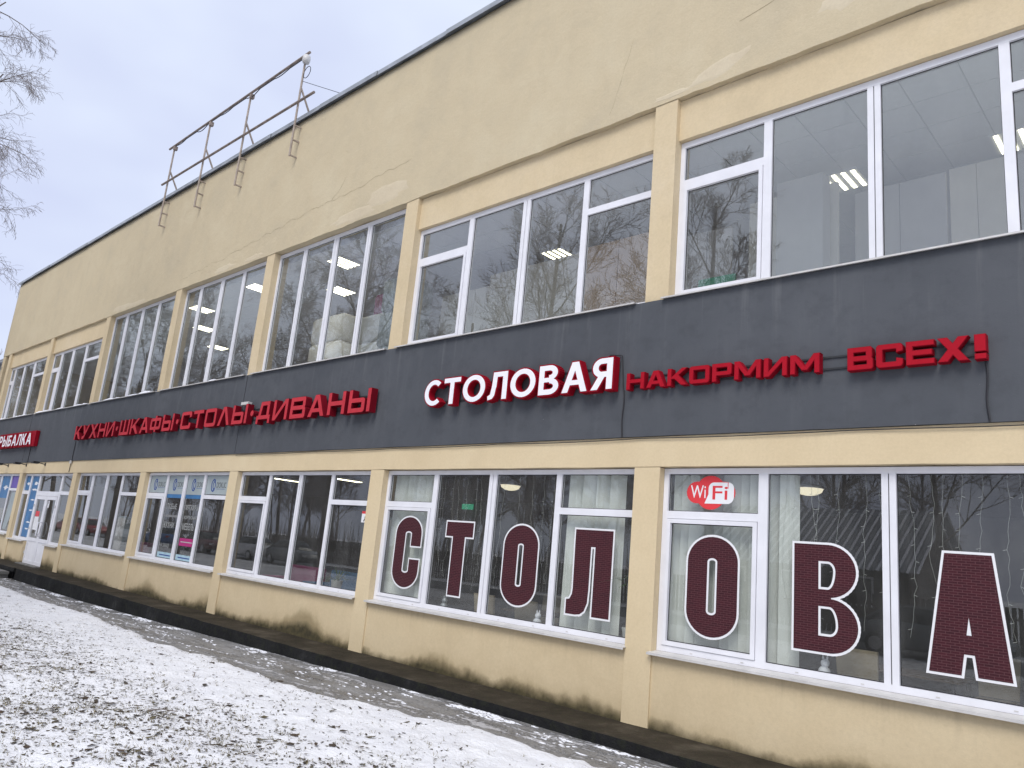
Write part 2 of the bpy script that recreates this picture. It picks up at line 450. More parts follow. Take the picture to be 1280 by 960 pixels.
def wall_grid(name, x0, x1, z0, z1, y, step, amp, mat, thick, jit=0.0, back=True):
    mb = MB(); nx = max(1, int((x1 - x0) / step)); nz = max(1, int((z1 - z0) / step))
    def P(i, j):
        x = x0 + (x1 - x0) * i / nx; z = z0 + (z1 - z0) * j / nz
        d = noise.noise(Vector((x * .7, z * .7, 3.1))) * amp + noise.noise(Vector((x * 2.7, z * 2.7, 8.1))) * amp * .35
        if j == 0: z += jit * (noise.noise(Vector((x * 1.3, 0, 5))) + .6 * noise.noise(Vector((x * 5.1, 2, 5))))
        return (x, y + d, z)
    for j in range(nz + 1):
        for i in range(nx + 1): mb.v.append(P(i, j))
    for j in range(nz):
        for i in range(nx):
            a = j * (nx + 1) + i
            mb.f.append((a, a + 1, a + nx + 2, a + nx + 1)); mb.m.append(0)
    nb = len(mb.v)
    for i in range(nx + 1): mb.v.append(mb.v[i])
    n0 = len(mb.v)
    for i in range(nx + 1):
        q = mb.v[i]; mb.v.append((q[0], y + thick, q[2]))
    for i in range(nx):
        mb.f.append((nb + i, n0 + i, n0 + i + 1, nb + i + 1)); mb.m.append(0)
    n1 = len(mb.v)
    for i in range(nx + 1):
        q = mb.v[nz * (nx + 1) + i]; mb.v.append((q[0], y + thick, q[2]))
    t0 = nz * (nx + 1)
    for i in range(nx):
        mb.f.append((t0 + i + 1, n1 + i + 1, n1 + i, t0 + i)); mb.m.append(0)
    for (i, s) in ((0, 1), (nx, -1)):      # end caps
        col = [j * (nx + 1) + i for j in range(nz + 1)]
        bk = [n0 + i, n1 + i]
        mb.f.append(tuple(col + [bk[1], bk[0]][::1])); mb.m.append(0)
    mb.quad((x1, y + thick, z0), (x0, y + thick, z0), (x0, y + thick, z1), (x1, y + thick, z1))
    return mb.build(name, mat, B, smooth=False)

UWA = .007
uw = wall_grid('upper_wall', XL, XR, ZS, ZR, 0.0, .13, UWA, M['cream_upper'], .42, .022)
for p in uw.data.polygons: p.use_smooth = abs(p.normal.y) > .8
wall_grid('band_wall', XL - .02, XR, ZB1, ZB2, -.035, .3, .006, M['band'], .33, .006)
wall_grid('beam_wall', XL, XR, ZLT, ZB1 - .004, 0.0, .2, .004, M['cream'], .30, .006)
for i, x in enumerate(allp):
    hw = .208
    wall_grid('pilaster', x - hw, x + hw, -.02, ZLT - .008, 0.0, .14, .004, M['cream'], .195)
    wall_grid('pilaster', x - hw + .01, x + hw - .01, ZB2 + .003, ZS - .004, .014, .14, .007, M['cream_old'], .245)
wall_grid('pilaster', XL, XL + .45, -.02, ZLT - .008, 0.0, .14, .004, M['cream'], .195)
wall_grid('pilaster', XL, XL + .45, ZB2 + .003, ZS - .004, .014, .14, .005, M['cream_old'], .245)
# apron walls under the ground-floor windows
bays = [(allp[i], allp[i + 1]) for i in range(len(allp) - 1)]
DOORBAY = (-29.85, -23.46)
for (a, b) in bays:
    if (a, b) == DOORBAY:
        wall_grid('apron_wall', a + .208, -27.62, -.03, .80, .022, .14, .004, M['cream_stain'], .27)
        wall_grid('apron_wall', -25.12, b - .208, -.03, .80, .022, .14, .004, M['cream_stain'], .27)
    else:
        wall_grid('apron_wall', a + .208, b - .208, -.03, .925, .022, .14, .004, M['cream_stain'], .27)
PANEL = {(PX[1], PX[0]), (PX[0], 6.1), (6.1, 12.2), (12.2, 18.3), (PX[5], PX[4]), (PX[6], PX[5])}
for (a, b) in bays:
    if (a, b) in PANEL:
        wall_grid('lintel_panel', a + .2, b - .2, 8.405, ZS - .006, .10, .16, .006, M['cream_old'], .30, .006)
# gable ends, rear, roof
box('side_wall', M['cream_upper'], B, XL + .002, XL + .35, .43, 14.0, -.5, ZR)
box('side_wall', M['cream_upper'], B, XR - .35, XR - .002, .43, 14.0, -.5, ZR)
box('rear_wall', M['cream_upper'], B, XL + .36, XR - .36, 13.7, 14.0, -.5, ZR)
box('roof', M['galv'], B, XL + .01, XR - .01, .44, 13.99, ZR + .004, ZR + .06)
# roof flashing in lapped sheets
x = XL - .12; i = 0
fl_me = {}
while x < XR:
    L = 2.45
    zt = ZR + .10 + .012 * random.random(); yf = -.085 - .012 * (i % 2) - .008 * random.random()
    mb = MB(); x1 = x + L - .006
    mb.box(x, x1, yf, .47, ZR + .062 + .006 * (i % 2), zt)
    mb.quad((x, yf - .012, ZR - .022), (x1, yf - .012, ZR - .022), (x1, yf - .003, zt), (x, yf - .003, zt))
    mb.quad((x1, yf - .006, ZR - .022), (x, yf - .006, ZR - .022), (x, yf - .001, zt - .004), (x1, yf - .001, zt - .004))
    mb.build('roof_flashing', M['galv'], B)
    x += L; i += 1
# floors, ceilings, rooms
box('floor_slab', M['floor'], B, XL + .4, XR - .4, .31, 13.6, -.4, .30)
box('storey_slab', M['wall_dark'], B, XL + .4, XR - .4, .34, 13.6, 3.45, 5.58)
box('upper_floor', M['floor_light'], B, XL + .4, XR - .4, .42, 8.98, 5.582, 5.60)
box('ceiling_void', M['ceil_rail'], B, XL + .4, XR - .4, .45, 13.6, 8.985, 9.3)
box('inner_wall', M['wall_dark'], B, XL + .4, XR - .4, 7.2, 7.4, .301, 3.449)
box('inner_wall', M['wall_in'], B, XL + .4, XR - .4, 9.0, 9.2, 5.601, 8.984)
# suspended ceiling tiles
tile_me = MB().box(0, .722, 0, .722, 0, .02).mesh('ceiling_tile', M['ceil_tile'])
cl = box('suspended_ceiling', M['ceil_rail'], B, XL + .41, XR - .41, .46, 8.98, 8.966, 8.984)
lamp_cells = {}
for ix in range(-17, 11):
    for iy in range(10):
        inst(tile_me, 'ceiling_tile', cl, (ix * .74 + .055, .38 + iy * .74, 8.945) if iy else (ix * .74 + .055, .47, 8.945))
mb = MB()
for ix in range(-50, -17):
    for iy in range(10):
        mb.box(ix * .74 + .055, ix * .74 + .777, .38 + iy * .74 + (.09 if iy == 0 else 0), 1.102 + iy * .74, 8.945, 8.965)
tag(mb.build('far_ceiling_tiles', M['ceil_tile'], cl), kind='stuff')

# ------------------------------------------------------------------ windows
FY_LOW, FY_UP = .12, .18
def pane(win, x0, x1, z0, z1, y, glass):
    return box('pane', glass, win, x0, x1, y, y + .008, z0, z1)
def window(x0, x1, z0, z1, fy, muls, trans, style, glass, sash=(), fw=.085, bottom=.085, top=.085):
    """x0..x1 outer frame, muls: list of (a, b) mullion edges, trans: {pane index: (za, zb)}"""
    mb = MB(); y1 = fy + .075
    mb.box(x0, x0 + fw * .85, fy, y1, z0, z1); mb.box(x1 - fw * .85, x1, fy, y1, z0, z1)
    xi0, xi1 = x0 + fw * .85, x1 - fw * .85
    mb.box(xi0, xi1, fy, y1, z1 - top, z1); mb.box(xi0, xi1, fy, y1, z0, z0 + bottom)
    w = mb.build('window', M['pvc'], B)
    zi0, zi1 = z0 + bottom, z1 - top
    cols = []; px = xi0
    for (a, b) in muls:
        cols.append((px, a)); px = b
        if b - a > .14:     # coupled frames: two profiles with a groove
            c = (a + b) / 2
            box('mullion', M['pvc'], w, a, c - .006, fy + .002, y1, zi0, zi1)
            box('mullion', M['pvc'], w, c + .006, b, fy + .002, y1, zi0, zi1)
            box('mullion_joint', M['gasket'], w, c - .006, c + .006, fy + .02, y1 - .01, zi0, zi1)
        else:
            box('mullion', M['pvc'], w, a, b, fy + .002, y1, zi0, zi1)
    cols.append((px, xi1))
    gy = fy + .042
    for i, (a, b) in enumerate(cols):
        parts = [(zi0, zi1, False)]
        if i in trans:
            za, zb = trans[i]
            box('transom', M['pvc'], w, a, b, fy + .002, y1, za, zb)
            parts = [(zi0, za, i in sash), (zb, zi1, False)]
        for (q0, q1, sh) in parts:
            aa, bb, c0, c1 = a, b, q0, q1
            if sh:
                s = .062; sm = MB(); sy0, sy1 = fy - .014, fy + .055
                g = .006
                sm.box(a + g, a + s, sy0, sy1, q0 + g, q1 - g); sm.box(b - s, b - g, sy0, sy1, q0 + g, q1 - g)
                sm.box(a + s, b - s, sy0, sy1, q0 + g, q0 + s); sm.box(a + s, b - s, sy0, sy1, q1 - s, q1 - g)
                sm.build('sash', M['pvc'], w)
                aa, bb, c0, c1 = a + s, b - s, q0 + s, q1 - s
            k = .010; gk = MB(); gq = gy - .006
            gk.box(aa, aa + k, gq, gy - .001, c0, c1); gk.box(bb - k, bb, gq, gy - .001, c0, c1)
            gk.box(aa + k, bb - k, gq, gy - .001, c1 - k, c1); gk.box(aa + k, bb - k, gq, gy - .001, c0, c0 + k)
            gk.build('gasket', M['gasket'], w)
            pane(w, aa, bb, c0, c1, gy, glass)
    return w

def drain_caps(win, x0, x1, z, y):
    x = x0 + .5
    while x < x1:
        MB().box(x, x + .036, y - .005, y - .0005, z, z + .011).build('drain_cap', M['pvc_dirty'], win); x += random.uniform(.62, .75)
def sill(x0, x1, z, y0=-.075, y1=.13, drop=.03):
    mb = MB()
    mb.v += [(x0, y0, z - .022), (x1, y0, z - .022), (x1, y1, z), (x0, y1, z), (x0, y0, z - .022 - drop), (x1, y0, z - .022 - drop), (x1, y0 + .012, z - .022 - drop), (x0, y0 + .012, z - .022 - drop), (x0, y0 + .012, z - .03), (x1, y0 + .012, z - .03), (x1, y1, z - .008), (x0, y1, z - .008)]
    mb.f += [(0, 1, 2, 3), (4, 5, 1, 0), (7, 6, 5, 4), (8, 9, 6, 7), (11, 10, 9, 8), (3, 2, 10, 11), (0, 3, 11, 8, 7, 4), (1, 5, 6, 9, 10, 2)]
    mb.m += [0] * 8
    return mb.build('window_sill', M['pvc_dirty'], B)

LOWM = {   # mullions of ground-floor bays, left pilaster centre -> list
    0: [(1.59, 1.715), (3.055, 3.21), (4.50, 4.61)],
    -6.18: [(-4.622, -4.505), (-3.205, -3.034), (-1.73, -1.625)],
    -11.99: [(-10.46, -10.35), (-9.17, -9.03), (-7.905, -7.80)],
    -17.55: [(-16.10, -15.98), (-14.97, -14.80), (-13.80, -13.67)],
    -23.46: [(-22.06, -21.87), (-20.75, -20.55), (-19.44, -19.30)],
    -36.1: [(-34.6, -34.45), (-33.15, -32.98), (-31.70, -31.56)],
}
def shifted(base, dx): return [(a + dx, b + dx) for a, b in base]
for d in (6.1, 12.2): LOWM[d] = shifted(LOWM[0], d)
for (a, b) in bays:
    if (a, b) == DOORBAY: continue
    x0, x1 = a + .208 + .004, b - .208 - .004
    glass = M['glass_low']
    lw_ = window(x0, x1, .955, ZLT - .012, FY_LOW, LOWM[a], {0: (2.685, 2.785), 3: (2.675, 2.775)}, 'low', glass, sash=(0,), bottom=.075, top=.075)
    if -13 < a < 7: drain_caps(lw_, x0, x1, .978, FY_LOW)
    sill(x0 - .03, x1 - .005 + .03, .953)
UPM = {
    0: [(1.535, 1.655), (2.93, 3.09), (4.39, 4.50)],
    -6.18: [(-4.495, -4.37), (-3.075, -2.90), (-1.675, -1.56)],
    -11.99: [(-10.64, -10.49), (-9.305, -9.12), (-7.95, -7.80)],
    -17.55: [(-16.41, -16.24), (-15.06, -14.87), (-13.755, -13.61)],
    -23.46: [(-22.20, -21.99), (-20.82, -20.61), (-19.465, -19.28)],
    -29.85: [(-28.75, -28.54), (-27.38, -27.14), (-25.87, -25.66)],
    -36.1: [(-35.35, -35.15), (-33.95, -33.73), (-32.40, -32.15)],
}
for d in (6.1, 12.2): UPM[d] = shifted(UPM[0], d)
for (a, b) in bays:
    pan = (a, b) in PANEL
    x0, x1 = a + .2, b - .2
    z1 = 8.395 if pan else 9.075
    glass = M['glass_wavy'] if a in (-23.46, -29.85, -36.1) else M['glass']
    window(x0, x1, 5.835, z1, FY_UP, UPM[a], {0: (7.64, 7.76), 3: (7.655, 7.765)} if pan else {}, 'up', glass, sash=(0,) if pan else (), bottom=.085, top=.09)
    if pan: box('sealant_strip', M['foam'], B, x0, x1, FY_UP + .012, FY_UP + .06, 8.397, 8.43)
    sill(x0 - .06, x1 - (.12 if a > -7 else -.02), ZB2 + .034, -.10, .19, .022)
    if a < -12:      # snow left lying along the far sills
        mb = MB(); xx = x0 + .1
        while xx < x1 - .3:
            L = random.uniform(.3, 1.1); h = random.uniform(.02, .055)
            if random.random() < (.75 if a < -23 else .35):
                n = 6; base = len(mb.v)
                for k in range(n + 1):
                    t = k / n; hh = h * math.sin(math.pi * (.08 + .84 * t)) * random.uniform(.7, 1.2)
                    X = xx + min(L, x1 - .1 - xx) * t
                    mb.v += [(X, -.108 - .01 * random.random(), ZB2 + .0), (X, -.085, ZB2 + .018 + hh), (X, .03, ZB2 + .03 + hh), (X, .10, ZB2 + .03)]
                for k in range(n):
                    for q in range(3):
                        c = base + k * 4 + q; mb.f.append((c, c + 4, c + 5, c + 1)); mb.m.append(0)
            xx += L
        if mb.f: mb.build('sill_snow', M['snow_clump'], B, smooth=True)

# ------------------------------------------------------------------ entrance bay
a, b = DOORBAY
ex0, ex1 = a + .212, b - .212
fy, y1 = FY_LOW, FY_LOW + .075
mb = MB()
mb.box(ex0, ex1, fy, y1, 3.285, ZLT - .012)
mb.box(ex0, ex0 + .09, fy, y1, .83, 3.285); mb.box(ex1 - .09, ex1, fy, y1, .83, 3.285)
mb.box(ex0 + .09, -27.66, fy, y1, .83, .92); mb.box(-25.05, ex1 - .09, fy, y1, .83, .92)
ew = mb.build('entrance_glazing', M['pvc'], B)
for (q0, q1, z0) in ((-28.86, -28.69, .92), (-27.79, -27.62, 0.0), (-25.15, -24.98, 0.0)):
    box('mullion', M['pvc'], ew, q0, q1, fy + .002, y1, z0, 3.285)
box('transom', M['pvc'], ew, ex0 + .09, -28.86, fy + .002, y1, 2.56, 2.70)
box('transom', M['pvc'], ew, -27.62, -25.15, fy + .002, y1, 2.53, 2.70)
box('transom', M['pvc'], ew, -24.98, ex1 - .09, fy + .002, y1, 2.60, 2.72)
for (p0, p1, q0, q1) in ((ex0 + .09, -28.86, .92, 2.56), (ex0 + .09, -28.86, 2.70, 3.285), (-28.69, -27.79, .92, 3.285), (-27.62, -25.15, 2.70, 3.285), (-24.98, ex1 - .09, .92, 2.60), (-24.98, ex1 - .09, 2.72, 3.285)):
    pane(ew, p0, p1, q0, q1, fy + .042, M['glass_low'])
for (d0, d1, hs) in ((-27.61, -26.39, -26.50), (-26.38, -25.16, -26.25)):
    mb = MB(); dy0, dy1 = fy - .012, fy + .06; s = .13
    mb.box(d0, d0 + s, dy0, dy1, .02, 2.52); mb.box(d1 - s, d1, dy0, dy1, .02, 2.52)
    mb.box(d0 + s, d1 - s, dy0, dy1, 2.39, 2.52); mb.box(d0 + s, d1 - s, dy0, dy1, .02, .14); mb.box(d0 + s, d1 - s, dy0, dy1, .84, .96)
    dr = mb.build('door', M['pvc'], B)
    box('lower_panel', M['pvc'], dr, d0 + s, d1 - s, fy + .012, fy + .03, .14, .84)
    pane(dr, d0 + s, d1 - s, .96, 2.39, fy + .03, M['glass_low'])
    h = MB(); h.tube([(hs, dy0, 1.05), (hs, dy0 - .06, 1.05), (hs + (.14 if hs > -26.4 else 0), dy0 - .06, 1.18), (hs + (.14 if hs > -26.4 else 0), dy0 - .06, 1.42), (hs, dy0 - .06, 1.55), (hs, dy0, 1.55)], .02, 6)
    h.build('handle', M['pvc'], dr)
    for hz in (.35, 1.25, 2.1):
        xh = d0 - .01 if hs < -26.4 else d1 - .02
        box('hinge', M['pvc_dirty'], dr, xh, xh + .03, dy0 - .03, dy0 - .001, hz, hz + .1)
sill(ex0 - .05, -27.64, .83); sill(-25.10, ex1, .83)
box('threshold', M['conc'], B, -27.62, -25.15, -.12, .30, -.02, .016)

# ------------------------------------------------------------------ plaster repairs, cracks, cables
def wall_y(x, z):
    return noise.noise(Vector((x * .7, z * .7, 3.1))) * UWA + noise.noise(Vector((x * 2.7, z * 2.7, 8.1))) * UWA * .35
def wall_patch(name, mat, parent, pts, lift=.004):
    n = len(pts); cx = sum(p[0] for p in pts) / n; cz = sum(p[1] for p in pts) / n
    mb = MB(); R_ = 5
    for q in range(R_ + 1):
        t = q / R_
        for p in pts:
            x = cx + (p[0] - cx) * t; z = cz + (p[1] - cz) * t
            mb.v.append((x, wall_y(x, z) - (lift if q < R_ else -.002), z))
    for q in range(R_):
        for i in range(n):
            j = (i + 1) % n
            mb.f.append((q * n + i, (q + 1) * n + i, (q + 1) * n + j, q * n + j)); mb.m.append(0)
    return mb.build(name, mat, parent, smooth=True)
def flat_poly(name, mat, parent, pts, y, depth=.004):
    mb = MB(); n = len(pts)
    f = [(p[0], y, p[1]) for p in pts]; k = [(p[0], y + depth, p[1]) for p in pts]
    mb.quad(*f)
    for i in range(n):
        j = (i + 1) % n
        mb.quad(f[i], k[i], k[j], f[j])
    o = mb.build(name, mat, parent)
    return o
def blob(cx, cz, rx, rz, n=22, j=.25, tilt=0.0, clipz=None):
    pts = []
    for k in range(n):
        t = 2 * math.pi * k / n; r = 1 + random.uniform(-j, j)
        px_ = rx * r * math.cos(t); pz_ = rz * r * math.sin(t)
        z = cz + pz_ + tilt * px_
        if clipz is not None: z = max(clipz, z)
        pts.append((cx + px_, z))
    return pts
for (cx, cz, rx, rz, tl) in ((.85, 9.33, .55, .13, .2), (.1, 9.19, .4, .05, 0), (-8.3, 9.28, .9, .14, .02), (-7.2, 9.5, .8, .22, 0), (-12.9, 9.2, .5, .09, 0), (-22.3, 9.25, .9, .11, 0), (-14.6, 9.22, .6, .1, 0), (2.9, 9.75, .5, .2, .3), (-20.9, 9.2, .7, .08, 0)):
    wall_patch('plaster_patch', M['patch'], B, blob(cx, cz, rx, rz, tilt=tl, clipz=ZS + .035))
def ribbon(name, pts, w, mat, y, parent):
    mb = MB()
    for i in range(len(pts) - 1):
        (x0, z0), (x1, z1) = pts[i], pts[i + 1]
        w0 = w * random.uniform(.5, 1.3)
        ya, yb = wall_y(x0, z0) + y, wall_y(x1, z1) + y
        mb.quad((x0, ya, z0 - w0), (x1, yb, z1 - w0), (x1, yb, z1 + w0), (x0, ya, z0 + w0))
    return mb.build(name, mat, parent)
def crack(x0, z0, x1, z1, amp, n, w):
    pts = []; d = 0
    for k in range(n + 1):
        t = k / n; d = d * .8 + random.uniform(-amp, amp)
        pts.append((x0 + (x1 - x0) * t, z0 + (z1 - z0) * t + d))
    ribbon('crack', pts, w, M['crack'], -.003, B)
crack(-17.6, 9.42, -6.4, 10.12, .035, 110, .0030)
crack(-9.4, 9.95, -8.9, 10.4, .04, 8, .006)
crack(1.2, 10.0, 4.6, 10.25, .04, 26, .003)
crack(-1.1, 9.25, -.7, 10.6, .05, 14, .005)
def cable(name, pts, r, parent, mat='cable', n=5):
    return MB().tube(pts, r, n).build(name, M[mat], parent)
for xs, z0 in ((-.44, 4.5), (4.17, 4.45), (-23.95, 4.5), (-29.2, 4.45)):
    cable('drop_cable', [(xs + .010 * math.sin(k * .9) + .006 * k / 8, -.05, z0 - (z0 - ZB1 - .0) * k / 8) for k in range(9)], .011, B)
cable('drop_cable', [(-24.02, -.05, 3.80), (-24.05, -.025, 3.72), (-24.1, -.02, 3.40)], .012, B)
box('junction_box', M['pvc_dirty'], B, -24.06, -23.94, -.08, -.04, 3.70, 3.80)
pts = []
xx = -12.0
while xx < 8:
    pts.append((xx, -.022 - .006 * random.random(), ZB1 - .02 - .018 * abs(math.sin(xx * 1.1)) - .006 * random.random())); xx += .35
cable('edge_cable', pts, .006, B)

for xs in (-12.05, 6.2, -30.0):
    box('band_seam', M['cable'], B, xs, xs + .006, -.0405, -.030, ZB1 + .02, ZB2 - .02)

# ------------------------------------------------------------------ lettering
def arc(cx, cy, rx, ry, tx, ty, a0, a1, n=14):
    out = []
    for k in range(n):
        t0 = rad(a0 + (a1 - a0) * k / n); t1 = rad(a0 + (a1 - a0) * (k + 1) / n)
        o0 = (cx + rx * math.cos(t0), cy + ry * math.sin(t0)); o1 = (cx + rx * math.cos(t1), cy + ry * math.sin(t1))
        i0 = (cx + (rx - tx) * math.cos(t0), cy + (ry - ty) * math.sin(t0)); i1 = (cx + (rx - tx) * math.cos(t1), cy + (ry - ty) * math.sin(t1))
        out.append([i0, o0, o1, i1])
    return out
def rc(x0, y0, x1, y1): return [[(x0, y0), (x1, y0), (x1, y1), (x0, y1)]]
def pa(xb, xt, y0, y1, w): return [[(xb, y0), (xb + w, y0), (xt + w, y1), (xt, y1)]]
def ccw(p):
    a = sum(p[i][0] * p[(i + 1) % len(p)][1] - p[(i + 1) % len(p)][0] * p[i][1] for i in range(len(p)))
    return p if a > 0 else p[::-1]
def grow(p, d):
    if d == 0: return p
    p = ccw(p); n = len(p); out = []
    for i in range(n):
        a, b, c = Vector(p[i - 1]), Vector(p[i]), Vector(p[(i + 1) % n])
        u, v = (b - a), (c - b)
        if u.length < 1e-6 or v.length < 1e-6: out.append(tuple(b)); continue
        u.normalize(); v.normalize()
        n1 = Vector((u.y, -u.x)); n2 = Vector((v.y, -v.x)); m = n1 + n2
        k = max(.45, 1 + n1.dot(n2))
        out.append(tuple(b + m * (d / k)))
    return out
def union(polys):
    vs, fs = [], []
    for p in polys:
        p = ccw(p); n = len(vs)
        vs += [Vector((round(q[0], 5), round(q[1], 5))) for q in p]; fs.append(list(range(n, n + len(p))))
    r = delaunay_2d_cdt(vs, [], fs, 1, 1e-5)
    V, F, OF = r[0], r[2], r[5]
    F = [f for f, o in zip(F, OF) if len(o)]
    F2 = []
    for f in F:
        a = sum(V[f[i]].x * V[f[(i + 1) % len(f)]].y - V[f[(i + 1) % len(f)]].x * V[f[i]].y for i in range(len(f)))
        if abs(a) < 1e-9: continue
        F2.append(f if a > 0 else f[::-1])
    return V, F2
def plate(name, polys, mats, parent, x, z, sc, y, depth, d=0.0, side=True):
    """extruded union of stroke polygons standing on the facade, front face at y, looking to -y"""
    P = [grow([(q[0] * sc[0], q[1] * sc[1]) for q in p], d) for p in polys]
    V, F = union(P)
    mb = MB(); n = len(V)
    mb.v = [(x + v.x, y, z + v.y) for v in V] + ([(x + v.x, y + depth, z + v.y) for v in V] if depth else [])
    for f in F:
        mb.f.append(tuple(f)); mb.m.append(0)
    if depth:
        cnt = {}
        for f in F:
            for i in range(len(f)):
                cnt[(f[i], f[(i + 1) % len(f)])] = 1
        for (p, q) in list(cnt):
            if (q, p) not in cnt:
                mb.f.append((q, p, p + n, q + n)); mb.m.append(1 if side else 0)
        for f in F:
            mb.f.append(tuple(i + n for i in reversed(f))); mb.m.append(1 if side else 0)
    return mb.build(name, mats, parent)

def techno(ch, w, t, th):
    s = t * 1.18
    if ch == 'Н': return rc(0, 0, t, 1) + rc(w - t, 0, w, 1) + rc(0, .5 - th / 2, w, .5 + th / 2)
    if ch == 'К': return rc(0, 0, t, 1) + pa(t * .55, w - s * 1.15, .40, 1, s * 1.15) + [[(w - s * 1.2, 0), (w, 0), (t + .42, .66), (t + .12, .5)]]
    if ch in 'АΛ':
        c = w / 2
        return pa(0, c - s * .62, 0, 1, s) + pa(w - s, c - s * .38, 0, 1, s) + (rc(w * .2, .2, w * .8, .2 + th * .9) if ch == 'А' else [])
    if ch == 'О': return ring(w, 1, t, th)
    if ch == 'С': return [q for q in ring(w, 1, t, th) if not (sum(k[0] for k in q) / 4 > w - t * 1.2 and .30 < sum(k[1] for k in q) / 4 < .70)] + rc(w - t, .72, w, .86) + rc(w - t, .14, w, .28)
    if ch == 'Р': return rc(0, 0, t, 1) + [[(k[0], k[1] * .66 + .34) for k in q] for q in ring(w, 1, t, th * 1.5)]
    if ch == 'М': return rc(0, 0, t, 1) + rc(w - t, 0, w, 1) + pa(w / 2 - s * .5, 0, .18, 1, s) + pa(w / 2 - s * .5, w - s, .18, 1, s)
    if ch == 'И': return rc(0, 0, t, 1) + rc(w - t, 0, w, 1) + pa(0, w - s, 0, 1, s)
    if ch == 'В': return rc(0, 0, t, 1) + rc(0, 0, w - .08, th) + rc(0, 1 - th, w - .12, 1) + rc(0, .5 - th / 2, w - .06, .5 + th / 2) + [[(w - t - .04, .5), (w - .1, .5), (w - .04, .58), (w - .04, .93), (w - .12, 1), (w - t - .04, 1)]] + [[(w - t, 0), (w - .08, 0), (w, .07), (w, .44), (w - .07, .5), (w - t, .5)]]
    if ch == 'Е': return rc(0, 0, t, 1) + rc(0, 0, w, th) + rc(0, 1 - th, w, 1) + rc(0, .5 - th / 2, w * .92, .5 + th / 2)
    if ch == 'Х': return pa(0, w - s * 1.25, 0, 1, s * 1.25) + pa(w - s * 1.25, 0, 0, 1, s * 1.25)
    if ch == '!': return rc(0, .32, t * 1.15, 1) + rc(0, 0, t * 1.15, .2)
    if ch == 'У': return pa(w * .16, w - s, 0, 1, s) + [[(0, 1), (s, 1), (w * .55, .45), (w * .55 - s * .7, .3), (w * .3, .36)]] + rc(.06, 0, w * .3, th)
    if ch == 'Ш': return rc(0, 0, t, 1) + rc(w - t, 0, w, 1) + rc(w / 2 - t / 2, 0, w / 2 + t / 2, 1) + rc(0, 0, w, th)
    if ch == 'Ф': return rc(w / 2 - t / 2, 0, w / 2 + t / 2, 1) + [[(k[0], k[1] * .72 + .14) for k in q] for q in ring(w, 1, t, th * 1.3)]
    if ch == 'Ы': return rc(0, 0, t, 1) + rc(w - t, 0, w, 1) + [[(k[0], k[1] * .62) for k in q] for q in ring(w - t - .16, 1, t, th * 1.55)]
    if ch == 'Т': return rc(0, 1 - th, w, 1) + rc(w / 2 - t / 2, 0, w / 2 + t / 2, 1)
    if ch == 'Л': return techno('Λ', w, t, th)
    if ch == 'Д': return rc(0, .12, w, .12 + th) + rc(0, -.1, t * .8, .13) + rc(w - t * .8, -.1, w, .13) + pa(w * .1, w * .26, .12, 1, t) + rc(w * .9 - t, .12, w * .9, 1) + rc(w * .26, 1 - th, w * .9, 1)
    if ch == '•': return [[(w / 2 + .15 * math.cos(k * math.pi / 8), .48 + .15 * math.sin(k * math.pi / 8)) for k in range(16)]]
    return []
def ring(w, h, t, th, r=.16, n=4):
    o, i = [], []
    ri = max(.03, r - min(t, th) * .5)
    for (cx, cy, a0, c2x, c2y) in ((w - r, h - r, 0, w - t - ri, h - th - ri), (r, h - r, 90, t + ri, h - th - ri), (r, r, 180, t + ri, th + ri), (w - r, r, 270, w - t - ri, th + ri)):
        for k in range(n + 1):
            a = rad(a0 + 90 * k / n)
            o.append((cx + r * math.cos(a), cy + r * math.sin(a))); i.append((c2x + ri * math.cos(a), c2y + ri * math.sin(a)))
    # straight sides are split so that a part of one can be left out
    O, I = [], []
    m = len(o)
    for k in range(m):
        O.append(o[k]); I.append(i[k])
        j = (k + 1) % m
        if (k + 1) % (n + 1) == 0:
            for q in (.22, .5, .78):
                O.append(tuple(o[k][c] * (1 - q) + o[j][c] * q for c in (0, 1))); I.append(tuple(i[k][c] * (1 - q) + i[j][c] * q for c in (0, 1)))
    m = len(O)
    return [[I[k], O[k], O[(k + 1) % m], I[(k + 1) % m]] for k in range(m)]

def techno_sign(text, widths, x0, x1, z, h, y, depth, t, th, face, sidem, root, gap=.24, slope=0.0):
    tot = sum(widths[c] for c in text) + gap * (len(text) - 1)
    sx = (x1 - x0) / tot; x = x0
    for c in text:
        if c != ' ':
            o = plate('letter', techno(c, widths[c], t / sx, th), [sidem, sidem], root, x, z, (sx, h), y + .004, depth, .006)
            plate('letter_face', techno(c, widths[c], t / sx, th), [face, sidem], o, x, z, (sx, h), y, .003, 0)
        x += (widths[c] + gap) * sx
def W_(ch, base=1.25): return {'!': .3, 'Ш': 1.5, '•': .45, 'М': 1.5, 'Ы': 1.5, ' ': .5, 'Ф': 1.45, 'Р': 1.15, 'К': 1.25, 'Т': 1.15, 'Х': 1.35}.get(ch, base)

